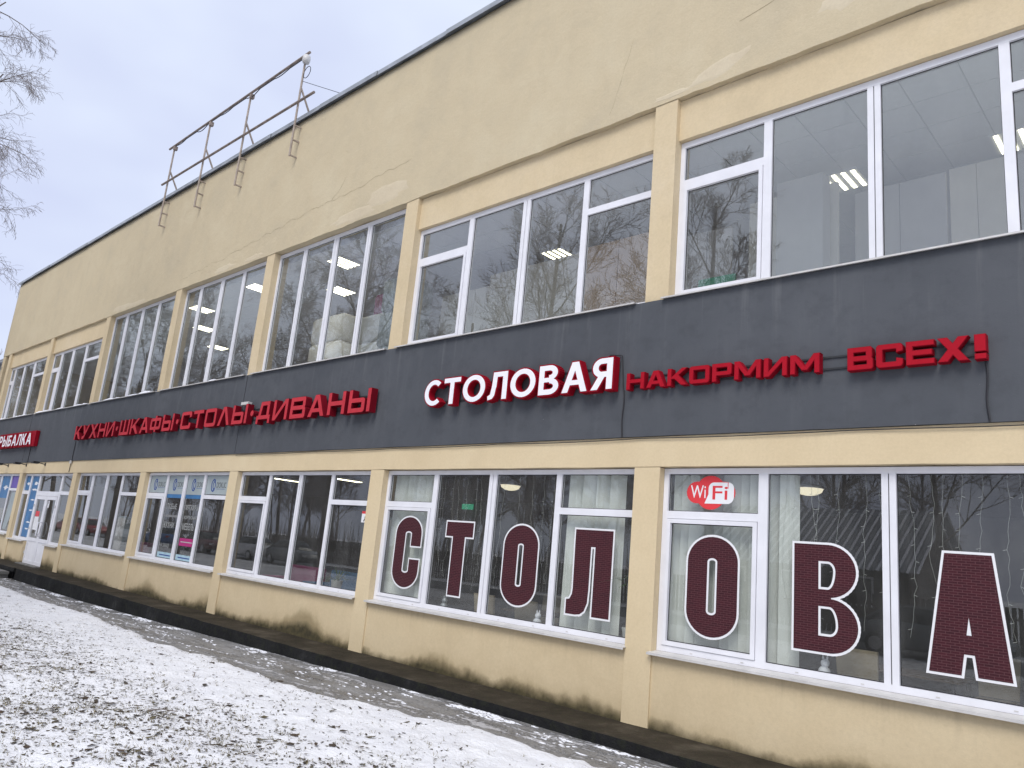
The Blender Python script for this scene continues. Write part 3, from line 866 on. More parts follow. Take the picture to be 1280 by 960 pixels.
R1 = empty('sign_lettering', (0, 0, 0))
tag(R1, 'flat red slogan letters ending in an exclamation mark on the dark band', 'sign')
tx = 'НАКОРМИМ'
techno_sign(tx, {c: W_(c) for c in tx}, -.325, 2.455, 4.475, .235, -.155, .10, .054, .20, M['red_face'], M['red_side'], R1, .2)
tx = 'ВСЕХ'
techno_sign(tx, {c: W_(c, 1.3) for c in tx}, 2.79, 4.03, 4.458, .262, -.155, .10, .060, .20, M['red_face'], M['red_side'], R1, .2)
techno_sign('!', {'!': 1}, 4.095, 4.36, 4.458, .262, -.155, .10, .085, .24, M['red_face'], M['red_side'], R1, .2)
for zz in (4.515, 4.66):
    box('mounting_rail', M['rail'], R1, -.36, 4.2, -.052, -.037, zz, zz + .022)
R2 = empty('sign_lettering', (0, 0, 0))
tag(R2, 'deep red block letters in four words with round dots between them', 'sign')
tx = 'КУХНИ•ШКАФЫ•СТОЛЫ•ДИВАНЫ'
techno_sign(tx, {c: W_(c) for c in tx}, -23.62, -6.40, 4.505, .475, -.235, .15, .105, .19, M['pink_face'], M['dark_red_side'], R2, .27)
for zz in (4.60, 4.86):
    box('mounting_rail', M['rail'], R2, -23.5, -6.5, -.049, -.036, zz, zz + .03)
box('power_supply', M['pvc_dirty'], R2, -11.9, -11.55, -.16, -.05, 5.0, 5.07)

def human(ch, t=.185, th=.165):
    if ch == 'С': return arc(.46, .5, .46, .5, t, th, 48, 312, 22), .80
    if ch == 'Т': return rc(0, 1 - th, .78, 1) + rc(.39 - t / 2, 0, .39 + t / 2, 1), .78
    if ch == 'О': return arc(.5, .5, .5, .5, t * 1.05, th, 0, 360, 32), 1.0
    if ch == 'Л': return rc(.80 - t, 0, .80, 1) + rc(.2, 1 - th, .80, 1) + [[(.2, 1), (.2 + t * .95, 1), (.2 + t * .8, .45), (.13 + t * .45, .32), (.17, .5)], [(.17, .5), (.17 + t * .9, .46), (.29, .16), (.2, .04), (.02, 0), (0, .13), (.11, .19)]], .80
    if ch == 'В': return rc(0, 0, t, 1) + rc(0, 0, .40, th) + rc(0, 1 - th, .38, 1) + rc(0, .5 - th * .42, .40, .5 + th * .42) + arc(.38, .745, .31, .255, t, th, -90, 90, 12) + arc(.40, .275, .34, .275, t, th, -90, 90, 12), .74
    if ch == 'А': return pa(0, .44 - t * .62, 0, 1, t * 1.08) + pa(.88 - t * 1.08, .44 - t * .46, 0, 1, t * 1.08) + rc(.2, .24, .68, .24 + th * .9), .88
    if ch == 'Я': return rc(.70 - t, 0, .70, 1) + rc(.32, 1 - th, .70, 1) + rc(.32, .40, .70, .40 + th) + arc(.34, .70, .30, .30, t, th, 90, 270, 12) + pa(0, .26, 0, .46, t * 1.15), .70
    if ch == 'Р': return rc(0, 0, t, 1) + rc(0, 1 - th, .38, 1) + rc(0, .38, .38, .38 + th) + arc(.38, .69, .31, .31, t, th, -90, 90, 12), .69
    if ch == 'Ы': return rc(0, 0, t, 1) + rc(0, 0, .34, th) + rc(0, .5, .34, .5 + th) + arc(.34, .33, .28, .33, t, th, -90, 90, 10) + rc(.76, 0, .76 + t, 1), .95
    if ch == 'Б': return rc(0, 0, t, 1) + rc(0, 1 - th, .62, 1) + rc(0, 0, .36, th) + rc(0, .45, .36, .45 + th) + arc(.36, .308, .31, .308, t, th, -90, 90, 10), .67
    if ch == 'К': return rc(0, 0, t, 1) + pa(t * .7, .70 - t * 1.25, .42, 1, t * 1.2) + [[(.72 - t * 1.2, 0), (.74, 0), (t + .22, .66), (t + .06, .5)]], .74
    if ch == 'О': return arc(.5, .5, .5, .5, t, th, 0, 360, 28), 1
    if ch == 'Х': return pa(0, .76 - t * 1.25, 0, 1, t * 1.25) + pa(.76 - t * 1.25, 0, 0, 1, t * 1.25), .76
def human_sign(text, x0, x1, z, h, y, depth, root, grow_d, gap=.15):
    g = [human(c) for c in text]
    tot = sum(k[1] for k in g) + gap * (len(text) - 1)
    sx = (x1 - x0) / tot; x = x0
    for (polys, w) in g:
        o = plate('letter', polys, [M['red_side'], M['red_side']], root, x, z, (sx, h), y + .005, depth, grow_d)
        plate('letter_face', polys, [M['white_face'], M['red_side']], o, x, z, (sx, h), y - .002, .006, .003)
        x += (w + gap) * sx
R3 = empty('sign_lettering', (0, 0, 0))
tag(R3, 'large white-faced letters with red edges at the middle of the dark band', 'sign')
human_sign('СТОЛОВАЯ', -4.76, -.545, 4.50, .47, -.215, .13, R3, .024)
for zz in (4.58, 4.86):
    box('mounting_rail', M['rail'], R3, -4.7, -.6, -.052, -.037, zz, zz + .025)
cable('feed_cable', [(-.9, -.05, 4.98), (-.7, -.06, 5.06), (-.5, -.06, 5.03), (-.45, -.05, 4.5)], .009, R3)
R4 = empty('sign_lettering', (0, 0, 0))
tag(R4, 'white-faced letters on red at the far left, cut by the photo edge', 'sign')
human_sign('РЫБАЛКА', -33.4, -28.75, 4.50, .46, -.22, .18, R4, .05)
for zz in (4.58, 4.86):
    box('mounting_rail', M['rail'], R4, -33.3, -28.8, -.049, -.037, zz, zz + .025)
plate('backing_panel', rc(0, 0, 5.2, .62), [M['red_side'], M['red_side']], R4, -33.6, 4.43, (1, 1), -.035 - .15, .13)

# window letters (flat printed film on the panes)
SY = FY_LOW + .042 - .0035
def wletter(polys, label, y=SY):
    root = plate('window_letter', polys, [M['white_print'], M['white_print']], None, 0, 0, (1, 1), y, .001, .026)
    tag(root, label, 'window letter', 'maroon window letters')
    plate('brick_fill', polys, [M['brick_print'], M['brick_print']], root, 0, 0, (1, 1), y - .0022, .001, 0)
def off(polys, dx): return [[(p[0] + dx, p[1]) for p in q] for q in polys]
def stadium(x0, x1, z0, z1, t, r, n=9, gapz=None):
    """rounded Impact-like bowl; r = outer corner height"""
    cx = (x0 + x1) / 2; rx = (x1 - x0) / 2; ri = rx - t
    out = arc(cx, z1 - r, rx, r, t, r * .62 if False else t * .95, 0, 180, n * 2) + arc(cx, z0 + r, rx, r, t, t * .95, 180, 360, n * 2)
    zt = z1 - r; zb = z0 + r
    out += rc(x0, zb, x0 + t, zt)
    if gapz: out += rc(x1 - t, gapz[1], x1, zt) + rc(x1 - t, zb, x1, gapz[0])
    else: out += rc(x1 - t, zb, x1, zt)
    return out
ZA, ZT = 1.235, 2.465
wletter(stadium(-5.56, -4.84, ZA + .01, ZT + .04, .27, .30, gapz=(1.75, 1.99)), 'maroon brick-patterned round letter with an open right side, leftmost of the canteen window letters')
wletter(rc(-4.18, 2.22, -3.51, ZT) + rc(-4.0, ZA, -3.70, 2.23), 'maroon brick-patterned T shaped letter on the second pane of the letter windows')
wletter(stadium(-2.755, -2.03, ZA, ZT + .01, .30, .32), 'maroon brick-patterned O letter on the dark pane right of the T shaped letter')
wletter(rc(-.92, ZA, -.615, ZT) + rc(-1.30, 2.22, -.615, ZT) + [[(-1.30, 2.3), (-1.0, 2.3), (-1.0, 1.6), (-1.29, 1.6)], [(-1.29, 1.61), (-1.0, 1.61), (-1.01, 1.42), (-1.06, 1.30), (-1.14, ZA + .01), (-1.30, 1.5)], [(-1.30, 1.52), (-1.13, 1.25), (-1.22, ZA), (-1.40, ZA), (-1.40, 1.44), (-1.34, 1.45)]], 'maroon brick-patterned arched letter with curled left foot, beside the spiky plant')
wletter(stadium(.61, 1.32, ZA - .02, ZT + .005, .285, .32), 'maroon brick-patterned O letter on the sash under the red cloud sticker')
bz = [(2.045, 1.245), (2.045, 2.455)]
wletter(rc(2.045, ZA + .01, 2.335, ZT - .01) + rc(2.045, 2.265, 2.46, ZT - .01) + rc(2.045, ZA + .01, 2.48, 1.425) + rc(2.045, 1.755, 2.48, 1.945)
        + arc(2.44, 2.155, .32, .30, .23, .19, 0, 90, 10) + arc(2.44, 2.155, .32, .30, .23, .09, -90, 0, 10)
        + arc(2.46, 1.545, .32, .30, .22, .09, 0, 90, 10) + arc(2.46, 1.545, .32, .30, .22, .18, -90, 0, 10), 'maroon brick-patterned B shaped letter on the dark pane right of the round ceiling lamp')
wletter(pa(3.49, 3.665, ZA - .005, ZT - .02, .30) + pa(3.94, 3.80, ZA - .005, ZT - .02, .30) + rc(3.60, 1.44, 4.15, 1.63), 'maroon brick-patterned A letter, rightmost of the window letters in view')

def text_mesh(body, width, height, x, z, y, mat, parent, name='printed_text'):
    cu = bpy.data.curves.new('print', 'FONT'); cu.body = body; cu.size = 1; cu.offset = .004
    o = bpy.data.objects.new('print', cu); COL.objects.link(o)
    dg = bpy.context.evaluated_depsgraph_get()
    me = bpy.data.meshes.new_from_object(o.evaluated_get(dg))
    bpy.data.objects.remove(o); bpy.data.curves.remove(cu)
    xs = [v.co.x for v in me.vertices]; ys = [v.co.y for v in me.vertices]
    a, b, c, d = min(xs), max(xs), min(ys), max(ys)
    for v in me.vertices:
        v.co = (x + (v.co.x - a) / (b - a) * width, y, z + (v.co.y - c) / (d - c) * height)
    me.name = name
    me.materials.clear(); me.materials.append(mat)
    t = bpy.data.objects.new(name, me); COL.objects.link(t)
    if parent: t.parent = parent
    return t

# red cloud sticker
cl_polys = [[(.905 + .225 * math.cos(k * math.pi / 14), 3.045 + .225 * math.sin(k * math.pi / 14)) for k in range(28)]] + \
    arc(.70, 3.045, .15, .145, .15, .145, 0, 360, 20) + arc(1.11, 3.045, .15, .145, .15, .145, 0, 360, 20) + rc(.70, 2.90, 1.11, 3.19)
wf = plate('window_sticker', cl_polys, [M['red_print'], M['red_print']], None, 0, 0, (1, 1), SY, .001)
tag(wf, 'red cloud-shaped internet sticker on the small pane above an O letter', 'sticker')
text_mesh('Wi', .225, .17, .61, 2.97, SY - .0015, M['white_print'], wf)
plate('speech_bubble', arc(.955, 3.10, .08, .08, .08, .08, 90, 180, 6) + arc(1.16, 3.10, .08, .08, .08, .08, 0, 90, 6) + arc(1.15, 2.99, .09, .09, .09, .09, 270, 360, 6) + rc(.955, 2.90, 1.15, 3.18) + rc(1.14, 2.99, 1.24, 3.10) + rc(.875, 2.99, .96, 3.10) + [[(.82, 2.90), (1.0, 2.90), (1.0, 3.02), (.875, 3.02)]], [M['white_print'], M['white_print']], wf, 0, 0, (1, 1), SY - .0015, .0005)
text_mesh('Fi', .215, .18, .935, 2.955, SY - .003, M['red_print'], wf)

# furniture shop window prints (bay with the moved logo strip)
def film(name, x0, x1, z0, z1, mat, label, cat, parent=None, y=SY):
    o = box(name, mat, parent, x0, x1, y, y + .001, z0, z1)
    if label: tag(o, label, cat)
    return o
cols = [(-17.27, -16.10), (-15.98, -14.97), (-14.80, -13.80), (-13.67, -12.29)]
names = ['leftmost', 'second', 'third', 'rightmost']
for i, (a, b) in enumerate(cols):
    z0 = 2.80 if i in (0, 3) else 2.77
    o = film('window_film', a + .012, b - .012, z0, 3.285, M['poster_pale'], f'pale logo strip across a pane top, {names[i]} of four on the shop window', 'window film')
    lx = a + .34
    plate('logo_mark', arc(lx + .06, 3.03, .13, .17, .04, .04, 50, 320, 12) + arc(lx + .10, 3.03, .08, .12, .035, .04, 0, 360, 12) + rc(lx + .24, 2.935, lx + .70, 2.945), [M['blue_print'], M['blue_print']], o, 0, 0, (1, 1), SY - .0015, .0005)
    text_mesh('DOKUC', .5 if i != 0 else .45, .14, lx + .24, 2.97, SY - .0015, M['black_print'], o)
for i, rows in ((1, (('ЛЮБЫЕ', 2.36, .15, .62), ('', 2.14, .06, .78), ('КУХНИ', 1.84, .17, .64))), (2, (('МЯГКАЯ и', 2.36, .14, .74), ('КОРПУСНАЯ', 2.12, .09, .74), ('МЕБЕЛЬ', 1.84, .17, .68)))):
    a, b = cols[i]
    o = film('window_print', a + .01, b - .01, 2.665, 2.768, M['poster_blue'], ('blue strip with white lettering for kitchens on the shop window' if i == 1 else 'blue strip with white lettering and a magenta bar on the shop window'), 'window print')
    for (t, z, h, w) in rows:
        if t: text_mesh(t, w, h, a + .14, z, SY, M['grey_print'], o)
        else: box('faint_line', M['dim_print'], o, a + .14, a + .14 + w, SY, SY + .001, z, z + h)
    box('bottom_strip', M['poster_cyan'], o, a + .06, b - .02, SY, SY + .001, 1.05, 1.19)
    box('faint_line', M['blue_print'], o, a + .2, b - .12, SY - .0015, SY - .0005, 1.10, 1.13)
    if i == 2:
        box('magenta_bar', M['magenta_print'], o, a + .12, b - .1, SY, SY + .001, 1.42, 1.62)
        box('faint_line', M['grey_print'], o, a + .2, b - .12, SY - .0015, SY - .0005, 1.51, 1.535)
    else:
        text_mesh('НА ЗАКАЗ', .6, .11, a + .1, 1.32, SY, M['grey_print'], o)
# small no-smoking style notice by the pilaster
o = film('notice', -6.72, -6.50, 2.35, 2.52, M['white_print'], 'small white notice with red top edge, half behind the pilaster', 'notice')
box('red_edge', M['red_print'], o, -6.72, -6.50, SY, SY + .001, 2.521, 2.57)
plate('figure', arc(-6.59, 2.45, .03, .03, .03, .03, 0, 360, 8) + [[(-6.66, 2.37), (-6.63, 2.37), (-6.57, 2.43), (-6.6, 2.45)]], [M['black_print'], M['black_print']], o, 0, 0, (1, 1), SY - .0012, .0004)
# blue films by the entrance
a = DOORBAY[0]
o = film('window_film', -28.68, -27.80, .935, 3.27, M['poster_blue'], 'tall blue advertising film with white flecks on the pane left of the door', 'window film')
for (z, h, w) in ((3.0, .12, .5), (2.75, .07, .6), (2.35, .05, .5), (1.95, .05, .5), (1.5, .07, .55), (1.25, .05, .5)):
    plate('white_fleck', [blob(-28.2, z, w / 2, h / 2, 12, .4)], [M['white_print'], M['white_print']], o, 0, 0, (1, 1), SY - .0015, .0005)
o = film('window_film', -29.53, -28.87, 2.72, 3.27, M['poster_blue'], 'small blue film in the top corner pane left of the door', 'window film')
plate('white_fleck', [blob(-29.15, 2.98, .2, .05, 10, .4)], [M['white_print'], M['white_print']], o, 0, 0, (1, 1), SY - .0015, .0005)
o = film('window_film', -32.97, -31.72, 2.35, 3.27, M['poster_blue'], 'blue film across the top of the far left shop window', 'window film')
plate('white_fleck', [blob(-32.3, 2.8, .35, .09, 12, .4)], [M['white_print'], M['white_print']], o, 0, 0, (1, 1), SY - .0015, .0005)
film('window_film', -31.55, -30.16, 2.79, 3.27, M['poster_purple'], 'purple film in the top pane beside the pilaster left of the entrance', 'window film')
plate('window_film', [[(-31.5, 1.1), (-31.0, 1.1), (-30.2, 2.6), (-31.2, 2.6)]], [M['poster_pale'], M['poster_pale']], None, 0, 0, (1, 1), SY, .001)
tag(bpy.data.objects[-1] if False else [q for q in bpy.data.objects if q.name.startswith('window_film') and 'label' not in q][0], 'pale slanted film on the lower pane at the far left window', 'window film')
o = film('door_notice', -27.40, -26.95, 1.75, 1.95, M['red_print'], 'red and white notice behind the left door leaf glass', 'notice', y=FY_LOW + .026)
box('white_sheet', M['white_print'], o, -27.42, -26.92, FY_LOW + .026, FY_LOW + .027, 1.25, 1.74)
o = film('door_notice', -26.18, -26.03, 2.1, 2.36, M['white_print'], 'small white opening-hours plate at the top of the right door leaf', 'notice', y=FY_LOW + .026)
plate('dark_spot', arc(-26.11, 2.28, .03, .03, .03, .03, 0, 360, 8), [M['black_print'], M['black_print']], o, 0, 0, (1, 1), FY_LOW + .0248, .0004)

# floodlights under the band
fl = None
for i, (x, wd) in enumerate(((-32.0, 'leftmost'), (-29.4, 'middle'), (-27.0, 'rightmost'))):
    L = empty('floodlight', (x, 0, 3.70))
    tag(L, f'black floodlight below the dark band, {wd} of the three near the entrance', 'floodlight', 'floodlights below the band')
    MB().box(-.05, .05, -.02, -.004, -.06, .06).build('wall_plate', M['black'], L)
    MB().tube([(0, -.015, .0), (0, -.25, .04)], .016, 6).build('arm', M['black'], L)
    mb = MB(); mb.box(-.17, .17, -.46, -.25, .0, .07); mb.box(-.15, .15, -.44, -.27, -.012, .0); mb.build('lamp_head', M['black'], L)

# ------------------------------------------------------------------ empty sign frame on the parapet
RK = empty('rooftop_sign_frame', (-15.6, -.2, 11.7))
tag(RK, 'empty pipe frame for a sign standing along the parapet edge against the sky', 'sign frame')
ox = Vector((-15.6, -.2, 11.7))
def rk(name, pts, r, mat, n=8): return MB().tube([Vector(p) - ox for p in pts], r, n).build(name, M[mat], RK)
px4 = [-19.8, -17.12, -14.5, -11.5]
for x in px4:
    p = rk('post', [(x, -.2, 11.70), (x, -.2, 14.68)], .029, 'steel_brown')
    for zz, yy in ((11.73, .01), (12.18, .01), (12.60, .01)):
        q = rk('bracket', [(x, -.2, zz), (x + .01, yy, zz)], .028, 'steel_brown', 6); q.parent = p
    rk('brace', [(x, -.19, 13.72), (x + .02, .24, 12.98)], .028, 'steel_brown')
rk('upper_rail', [(-20.25, -.2, 14.70), (-11.32, -.2, 14.74)], .036, 'rust')
rk('lower_rail', [(-20.1, -.265, 13.27), (-10.62, -.265, 13.22)], .036, 'rust')
pts = []
for k in range(60):
    t = k / 59; x = -19.7 + 8.1 * t
    pts.append((x, -.22, 14.63 - .10 * max(0, math.sin(t * 31)) * (.4 + .6 * math.sin(t * 7) ** 2)))
rk('cable', pts, .014, 'cable', 5)
rk('cable', [(-11.30 + .17 * math.cos(q * .5), -.2, 14.12 + .17 * math.sin(q * .5)) for q in range(14)], .010, 'cable', 5)
rk('cable', [(-11.45, -.2, 13.9), (-9.9, .3, 13.15), (-8.9, .6, 12.95)], .008, 'cable', 4)
for x in px4[:3]:
    MB().box(x + .03 - ox.x, x + .13 - ox.x, -.06, .06, 14.5 - ox.z, 14.63 - ox.z).build('clip_box', M['rust'], RK)
mb = MB(); mb.lathe([(.0, 0), (.09, .02), (.11, .1), (.10, .22), (.04, .27), (0, .27)], -11.42 - ox.x, -.02, 12)
mb.build('lamp', M['pvc_dirty'], RK, smooth=True).location = (0, 0, 14.42 - ox.z)

# ------------------------------------------------------------------ ground
def sm(a, b, x):
    t = max(0, min(1, (x - a) / (b - a))); return t * t * (3 - 2 * t)
def zg(x):
    if x < -18: return -.40
    if x > -2.4: return -.155
    return -.155 - (-2.4 - x) * .0157
def edge(x): return -2.25 + .30 * noise.noise(Vector((x * .35, 1.2, 0))) + .13 * noise.noise(Vector((x * 1.5, 4.2, 0))) + .09 * noise.noise(Vector((x * 4.2, 4.2, 0))) + .05 * noise.noise(Vector((x * 11, 4.2, 0))) + .50 * sm(-4.5, -.6, x) + .42 * sm(-8, -16, x) + .10 * sm(-14, -24, x)
def hg(x, y):
    e = edge(x); d = e - y
    b = zg(x)
    if d < -.9 : return b - .35
    base = b - .12 + .185 * sm(-.25, .30, d)
    base += (0.02 - b) * sm(.2, 7.0, d)
    n = .035 * noise.noise(Vector((x * .8, y * .8, 0))) + .026 * noise.noise(Vector((x * 2.6, y * 2.6, 2))) + .018 * noise.noise(Vector((x * 7, y * 7, 5))) + .010 * noise.noise(Vector((x * 17, y * 17, 7)))
    return base + n * (1 if y > -14 else .5)
def axis(lo, a, b, hi, st, g=1.35):
    r = []; x = a
    while x < b: r.append(x); x += st
    s = st
    up = [b]
    while up[-1] < hi: s *= g; up.append(up[-1] + s)
    s = st; dn = []; q = a
    while q > lo: s *= g; q -= s; dn.append(q)
    return dn[::-1] + r + up
gx = axis(-600, -25, 3.5, 600, .07); gy = axis(-600, -8.6, -1.4, 400, .06)
mb = MB(); nx, ny = len(gx), len(gy)
for y in gy:
    for x in gx:
        z = hg(x, y) if y < .5 else -.75
        if y > 1: z = -.9
        mb.v.append((x, y, z))
for j in range(ny - 1):
    for i in range(nx - 1):
        q = j * nx + i; mb.f.append((q, q + 1, q + nx + 1, q + nx)); mb.m.append(0)
struct(mb.build('snowy_ground', M['snow'], smooth=True))
mb = MB(); xs = [-70 + .25 * i for i in range(380)]; ys = [-3.4 + .22 * i for i in range(13)]
for y in ys:
    for x in xs: mb.v.append((x, y, zg(x) + .010 * noise.noise(Vector((x * 1.7, y * 3, 1))) + .006 * noise.noise(Vector((x * 5, y * 8, 1)))))
for j in range(len(ys) - 1):
    for i in range(len(xs) - 1):
        q = j * len(xs) + i; mb.f.append((q, q + 1, q + len(xs) + 1, q + len(xs))); mb.m.append(0)
struct(mb.build('icy_path', M['path'], smooth=True))
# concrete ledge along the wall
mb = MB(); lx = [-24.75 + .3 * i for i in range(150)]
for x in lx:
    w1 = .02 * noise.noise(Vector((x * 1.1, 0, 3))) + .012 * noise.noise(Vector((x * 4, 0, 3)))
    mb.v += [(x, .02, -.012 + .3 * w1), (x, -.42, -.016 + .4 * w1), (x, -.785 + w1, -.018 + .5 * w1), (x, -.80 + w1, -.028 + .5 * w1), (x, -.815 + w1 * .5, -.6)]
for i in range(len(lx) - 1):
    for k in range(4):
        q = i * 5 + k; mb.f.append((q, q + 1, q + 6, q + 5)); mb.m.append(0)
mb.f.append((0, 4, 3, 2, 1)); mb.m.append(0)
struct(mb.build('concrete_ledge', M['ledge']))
# entrance platform and steps
ST = empty('entrance_steps', (-27.5, -.5, -.4))
tag(ST, 'worn low concrete steps and landing before the white double door', 'steps')
def stp(name, mat, *c):
    c = list(c)
    for i, o_ in ((0, -27.5), (1, -27.5), (2, -.5), (3, -.5), (4, -.4), (5, -.4)): c[i] -= o_
    return MB().box(*c).build(name, mat, ST)
stp('landing', M['ledge'], -31.5, -24.76, -.86, .015, -.14, -.022)
stp('base_block', M['black'], -31.3, -25.3, -.72, 0, -.6, -.142)  # plain black block filling the space under the landing
stp('step', M['conc'], -30.5, -25.2, -1.20, -.865, -.27, -.17)
stp('step', M['conc'], -30.5, -25.2, -1.52, -1.203, -.6, -.30)
stp('base_block', M['conc'], -25.5, -25.25, -1.19, -.87, -.6, -.272)
stp('riser', M['conc'], -30.4, -25.55, -1.17, -1.10, -.6, -.272)

# leaf litter, soil crumbs and dead grass poking through the snow
rnd = random.Random(5)
mb = MB()
def litter_density(x, y):
    e = edge(x) - y
    n = noise.noise(Vector((x * .5, y * .7, 9))) * .5 + .5
    n2 = noise.noise(Vector((x * 1.9, y * 2.3, 19))) * .5 + .5
    return (.10 + .9 * sm(1.1, 3.2, e)) * (n * .6 + n2 * .7) ** 2
cnt = 0
while cnt < 26000:
    x = rnd.uniform(-24, 2.0); y = rnd.uniform(-8.4, -2.0)
    if rnd.random() < .55: x = rnd.uniform(-12, 1.5); y = rnd.uniform(-7.5, -2.3)
    if y > edge(x) - .1 or rnd.random() > litter_density(x, y): continue
    z = hg(x, y); cnt += 1
    if rnd.random() < .72:      # flat crumb or leaf
        s = rnd.uniform(.004, .016) * (2.2 if rnd.random() < .08 else 1); el = rnd.uniform(0, 3.14); t = rnd.uniform(0, 6.28); pts = []
        m = rnd.choice((4, 5, 6))
        for k in range(m):
            q = t + 6.283 * k / m; r = s * rnd.uniform(.4, 1.3)
            u_, v_ = r * 2.1 * math.cos(q), r * .8 * math.sin(q)
            pts.append((x + u_ * math.cos(el) - v_ * math.sin(el), y + u_ * math.sin(el) + v_ * math.cos(el), z + .002 + rnd.uniform(0, .8) * s))
        mb.quad(*pts, mi=rnd.choice((0, 0, 1, 2)))
    else:
        for k in range(rnd.randint(2, 4)):
            q = rnd.uniform(0, 6.28); L = rnd.uniform(.012, .045); ln = rnd.uniform(1.0, 2.6); w = .0022
            bx, by = x + rnd.uniform(-.02, .02), y + rnd.uniform(-.02, .02)
            dx, dy = math.cos(q), math.sin(q)
            mid = (bx + dx * L * ln * .5, by + dy * L * ln * .5, z + L * .6)
            tip = (bx + dx * L * ln, by + dy * L * ln, z + L * rnd.uniform(.2, .75))
            mb.quad((bx - dy * w, by + dx * w, z - .005), (bx + dy * w, by - dx * w, z - .005), (mid[0] + dy * w, mid[1] - dx * w, mid[2]), (mid[0] - dy * w, mid[1] + dx * w, mid[2]), mi=rnd.choice((2, 3, 3)))
            mb.quad((mid[0] - dy * w, mid[1] + dx * w, mid[2]), (mid[0] + dy * w, mid[1] - dx * w, mid[2]), tip, mi=3)
M['soil'] = simple('soil_crumb', (.055, .042, .030), .95, .3, 20)
M['dead_leaf'] = simple('dead_leaf', (.075, .052, .036), .9, .3, 20)
M['straw_dark'] = simple('dark_straw', (.10, .085, .05), .9, .3, 20)
M['straw'] = simple('dry_grass', (.22, .19, .11), .9, .3, 20)
tag(mb.build('lawn_litter', [M['soil'], M['dead_leaf'], M['straw_dark'], M['straw']]), 'dead grass, leaves and soil crumbs showing through thin snow on the lawn', 'ground litter', kind='stuff')
# crusts of old snow left on the path, thickest against the ledge
mb = MB()
n_l = 0
while n_l < 1500:
    x = rnd.uniform(-25, 3.5)
    y = -.85 - abs(rnd.gauss(0, .13)) if rnd.random() < .72 else rnd.uniform(edge(x), -.9)
    if noise.noise(Vector((x * 1.3, y * 3.5, 31))) < .08: continue
    n_l += 1
    L = rnd.uniform(.012, .07) * (2.2 if rnd.random() < .12 else 1); wd_ = rnd.uniform(.006, .026); hh = rnd.uniform(.004, .014); z = zg(x) - .002
    c0 = len(mb.v); k_ = 11; ph = rnd.uniform(-.12, .12)
    for (f_, zz_) in ((1, 0), (.72, .75), (.3, 1.0)):
        for q in range(k_):
            t_ = 6.283 * q / k_; jr = rnd.uniform(.35, 1.3) * f_
            u_, v_ = L * jr * math.cos(t_), wd_ * jr * math.sin(t_)
            mb.v.append((x + u_ - v_ * ph, min(y + v_ + u_ * ph, -.83), z + hh * zz_ * rnd.uniform(.8, 1.15)))
    for r_ in range(2):
        for q in range(k_):
            q2 = (q + 1) % k_
            mb.f.append((c0 + r_ * k_ + q, c0 + r_ * k_ + q2, c0 + (r_ + 1) * k_ + q2, c0 + (r_ + 1) * k_ + q)); mb.m.append(0)
    mb.f.append(tuple(c0 + 2 * k_ + q for q in range(k_))); mb.m.append(0)
tag(mb.build('path_snow', M['snow_clump'], smooth=True), 'thin crusts of old snow lying on the icy path beside the ledge', 'snow', kind='stuff')
# a few separate sticks and clods one can point to
for (x, y, L, a_, lab) in ((-2.9, -5.1, .34, .5, 'dark bent twig lying on the snow in the lower left foreground'), (-5.2, -3.5, .25, 2.6, 'short dark twig lying in clean snow nearer the path')):
    z = hg(x, y)
    o = MB().tube([(x, y, z + .012), (x + L * .5 * math.cos(a_), y + L * .5 * math.sin(a_), z + .05), (x + L * math.cos(a_ + .2), y + L * math.sin(a_ + .2), z + .035)], .008, 5, .004).build('twig', M['twig'])
    tag(o, lab, 'twig')

# ------------------------------------------------------------------ bare trees
def grow_tree(seed, H, spread, droop, levels=5, trunk_r=.2, dens=1.0, thick=1.0):
    r = random.Random(seed); wood = MB(); tw = MB()
    def branch(p, d, L, rad_, lev):
        n = 5 if lev < 2 else (4 if lev < 4 else 3)
        pts = [p.copy()]; dirs = []
        q = p.copy(); dd = d.copy()
        for k in range(n):
            wob = .08 if lev == 0 else (.22 if droop > .6 else .15)
            dd = dd + Vector((r.uniform(-wob, wob), r.uniform(-wob, wob), r.uniform(-wob, wob)))
            if lev >= 2: dd.z -= droop * (.12 if lev == 2 else .26) if droop > .3 else -droop * .35
            elif lev == 1: dd.z += .12
            dd.normalize(); q = q + dd * (L / n); pts.append(q.copy()); dirs.append(dd.copy())
        r1 = rad_ * (.35 if lev == 0 else .3)
        (wood if lev < 3 else tw).tube(pts, max(rad_, .0045 * thick), 8 if lev == 0 else (5 if lev < 3 else 3), max(r1, .003 * thick), caps=False)
        if lev >= levels: return
        m = {0: int(11 * dens), 1: int(8 * dens), 2: int(8 * dens), 3: 6, 4: 4}[lev]
        for k in range(m):
            t = (.28 + .7 * (k + r.random() * .6) / m) if lev == 0 else (.2 + .8 * (k + r.random()) / m)
            t = min(.99, t); f = t * n; i = int(f); u = f - i
            bp = pts[i].lerp(pts[i + 1], u); bd = dirs[i]
            ax = bd.orthogonal().normalized(); ax.rotate(Matrix.Rotation(r.uniform(0, 6.283) if lev else k * 2.4 + r.uniform(-.4, .4), 3, bd))
            ang = rad(r.uniform(38, 62)) if lev == 0 else rad(r.uniform(28, 58))
            nd = (bd * math.cos(ang) + ax * math.sin(ang)).normalized()
            LL = (spread * (1.05 - .62 * t) * r.uniform(.8, 1.15)) if lev == 0 else L * r.uniform(.42, .66) * (1.1 - .45 * t)
            branch(bp, nd, LL, rad_ * (.36 if lev == 0 else .5) * (1 - .4 * t), lev + 1)
    branch(Vector((0, 0, -.1)), Vector((0, 0, 1)), H, trunk_r, 0)
    return wood, tw
tree_protos = []
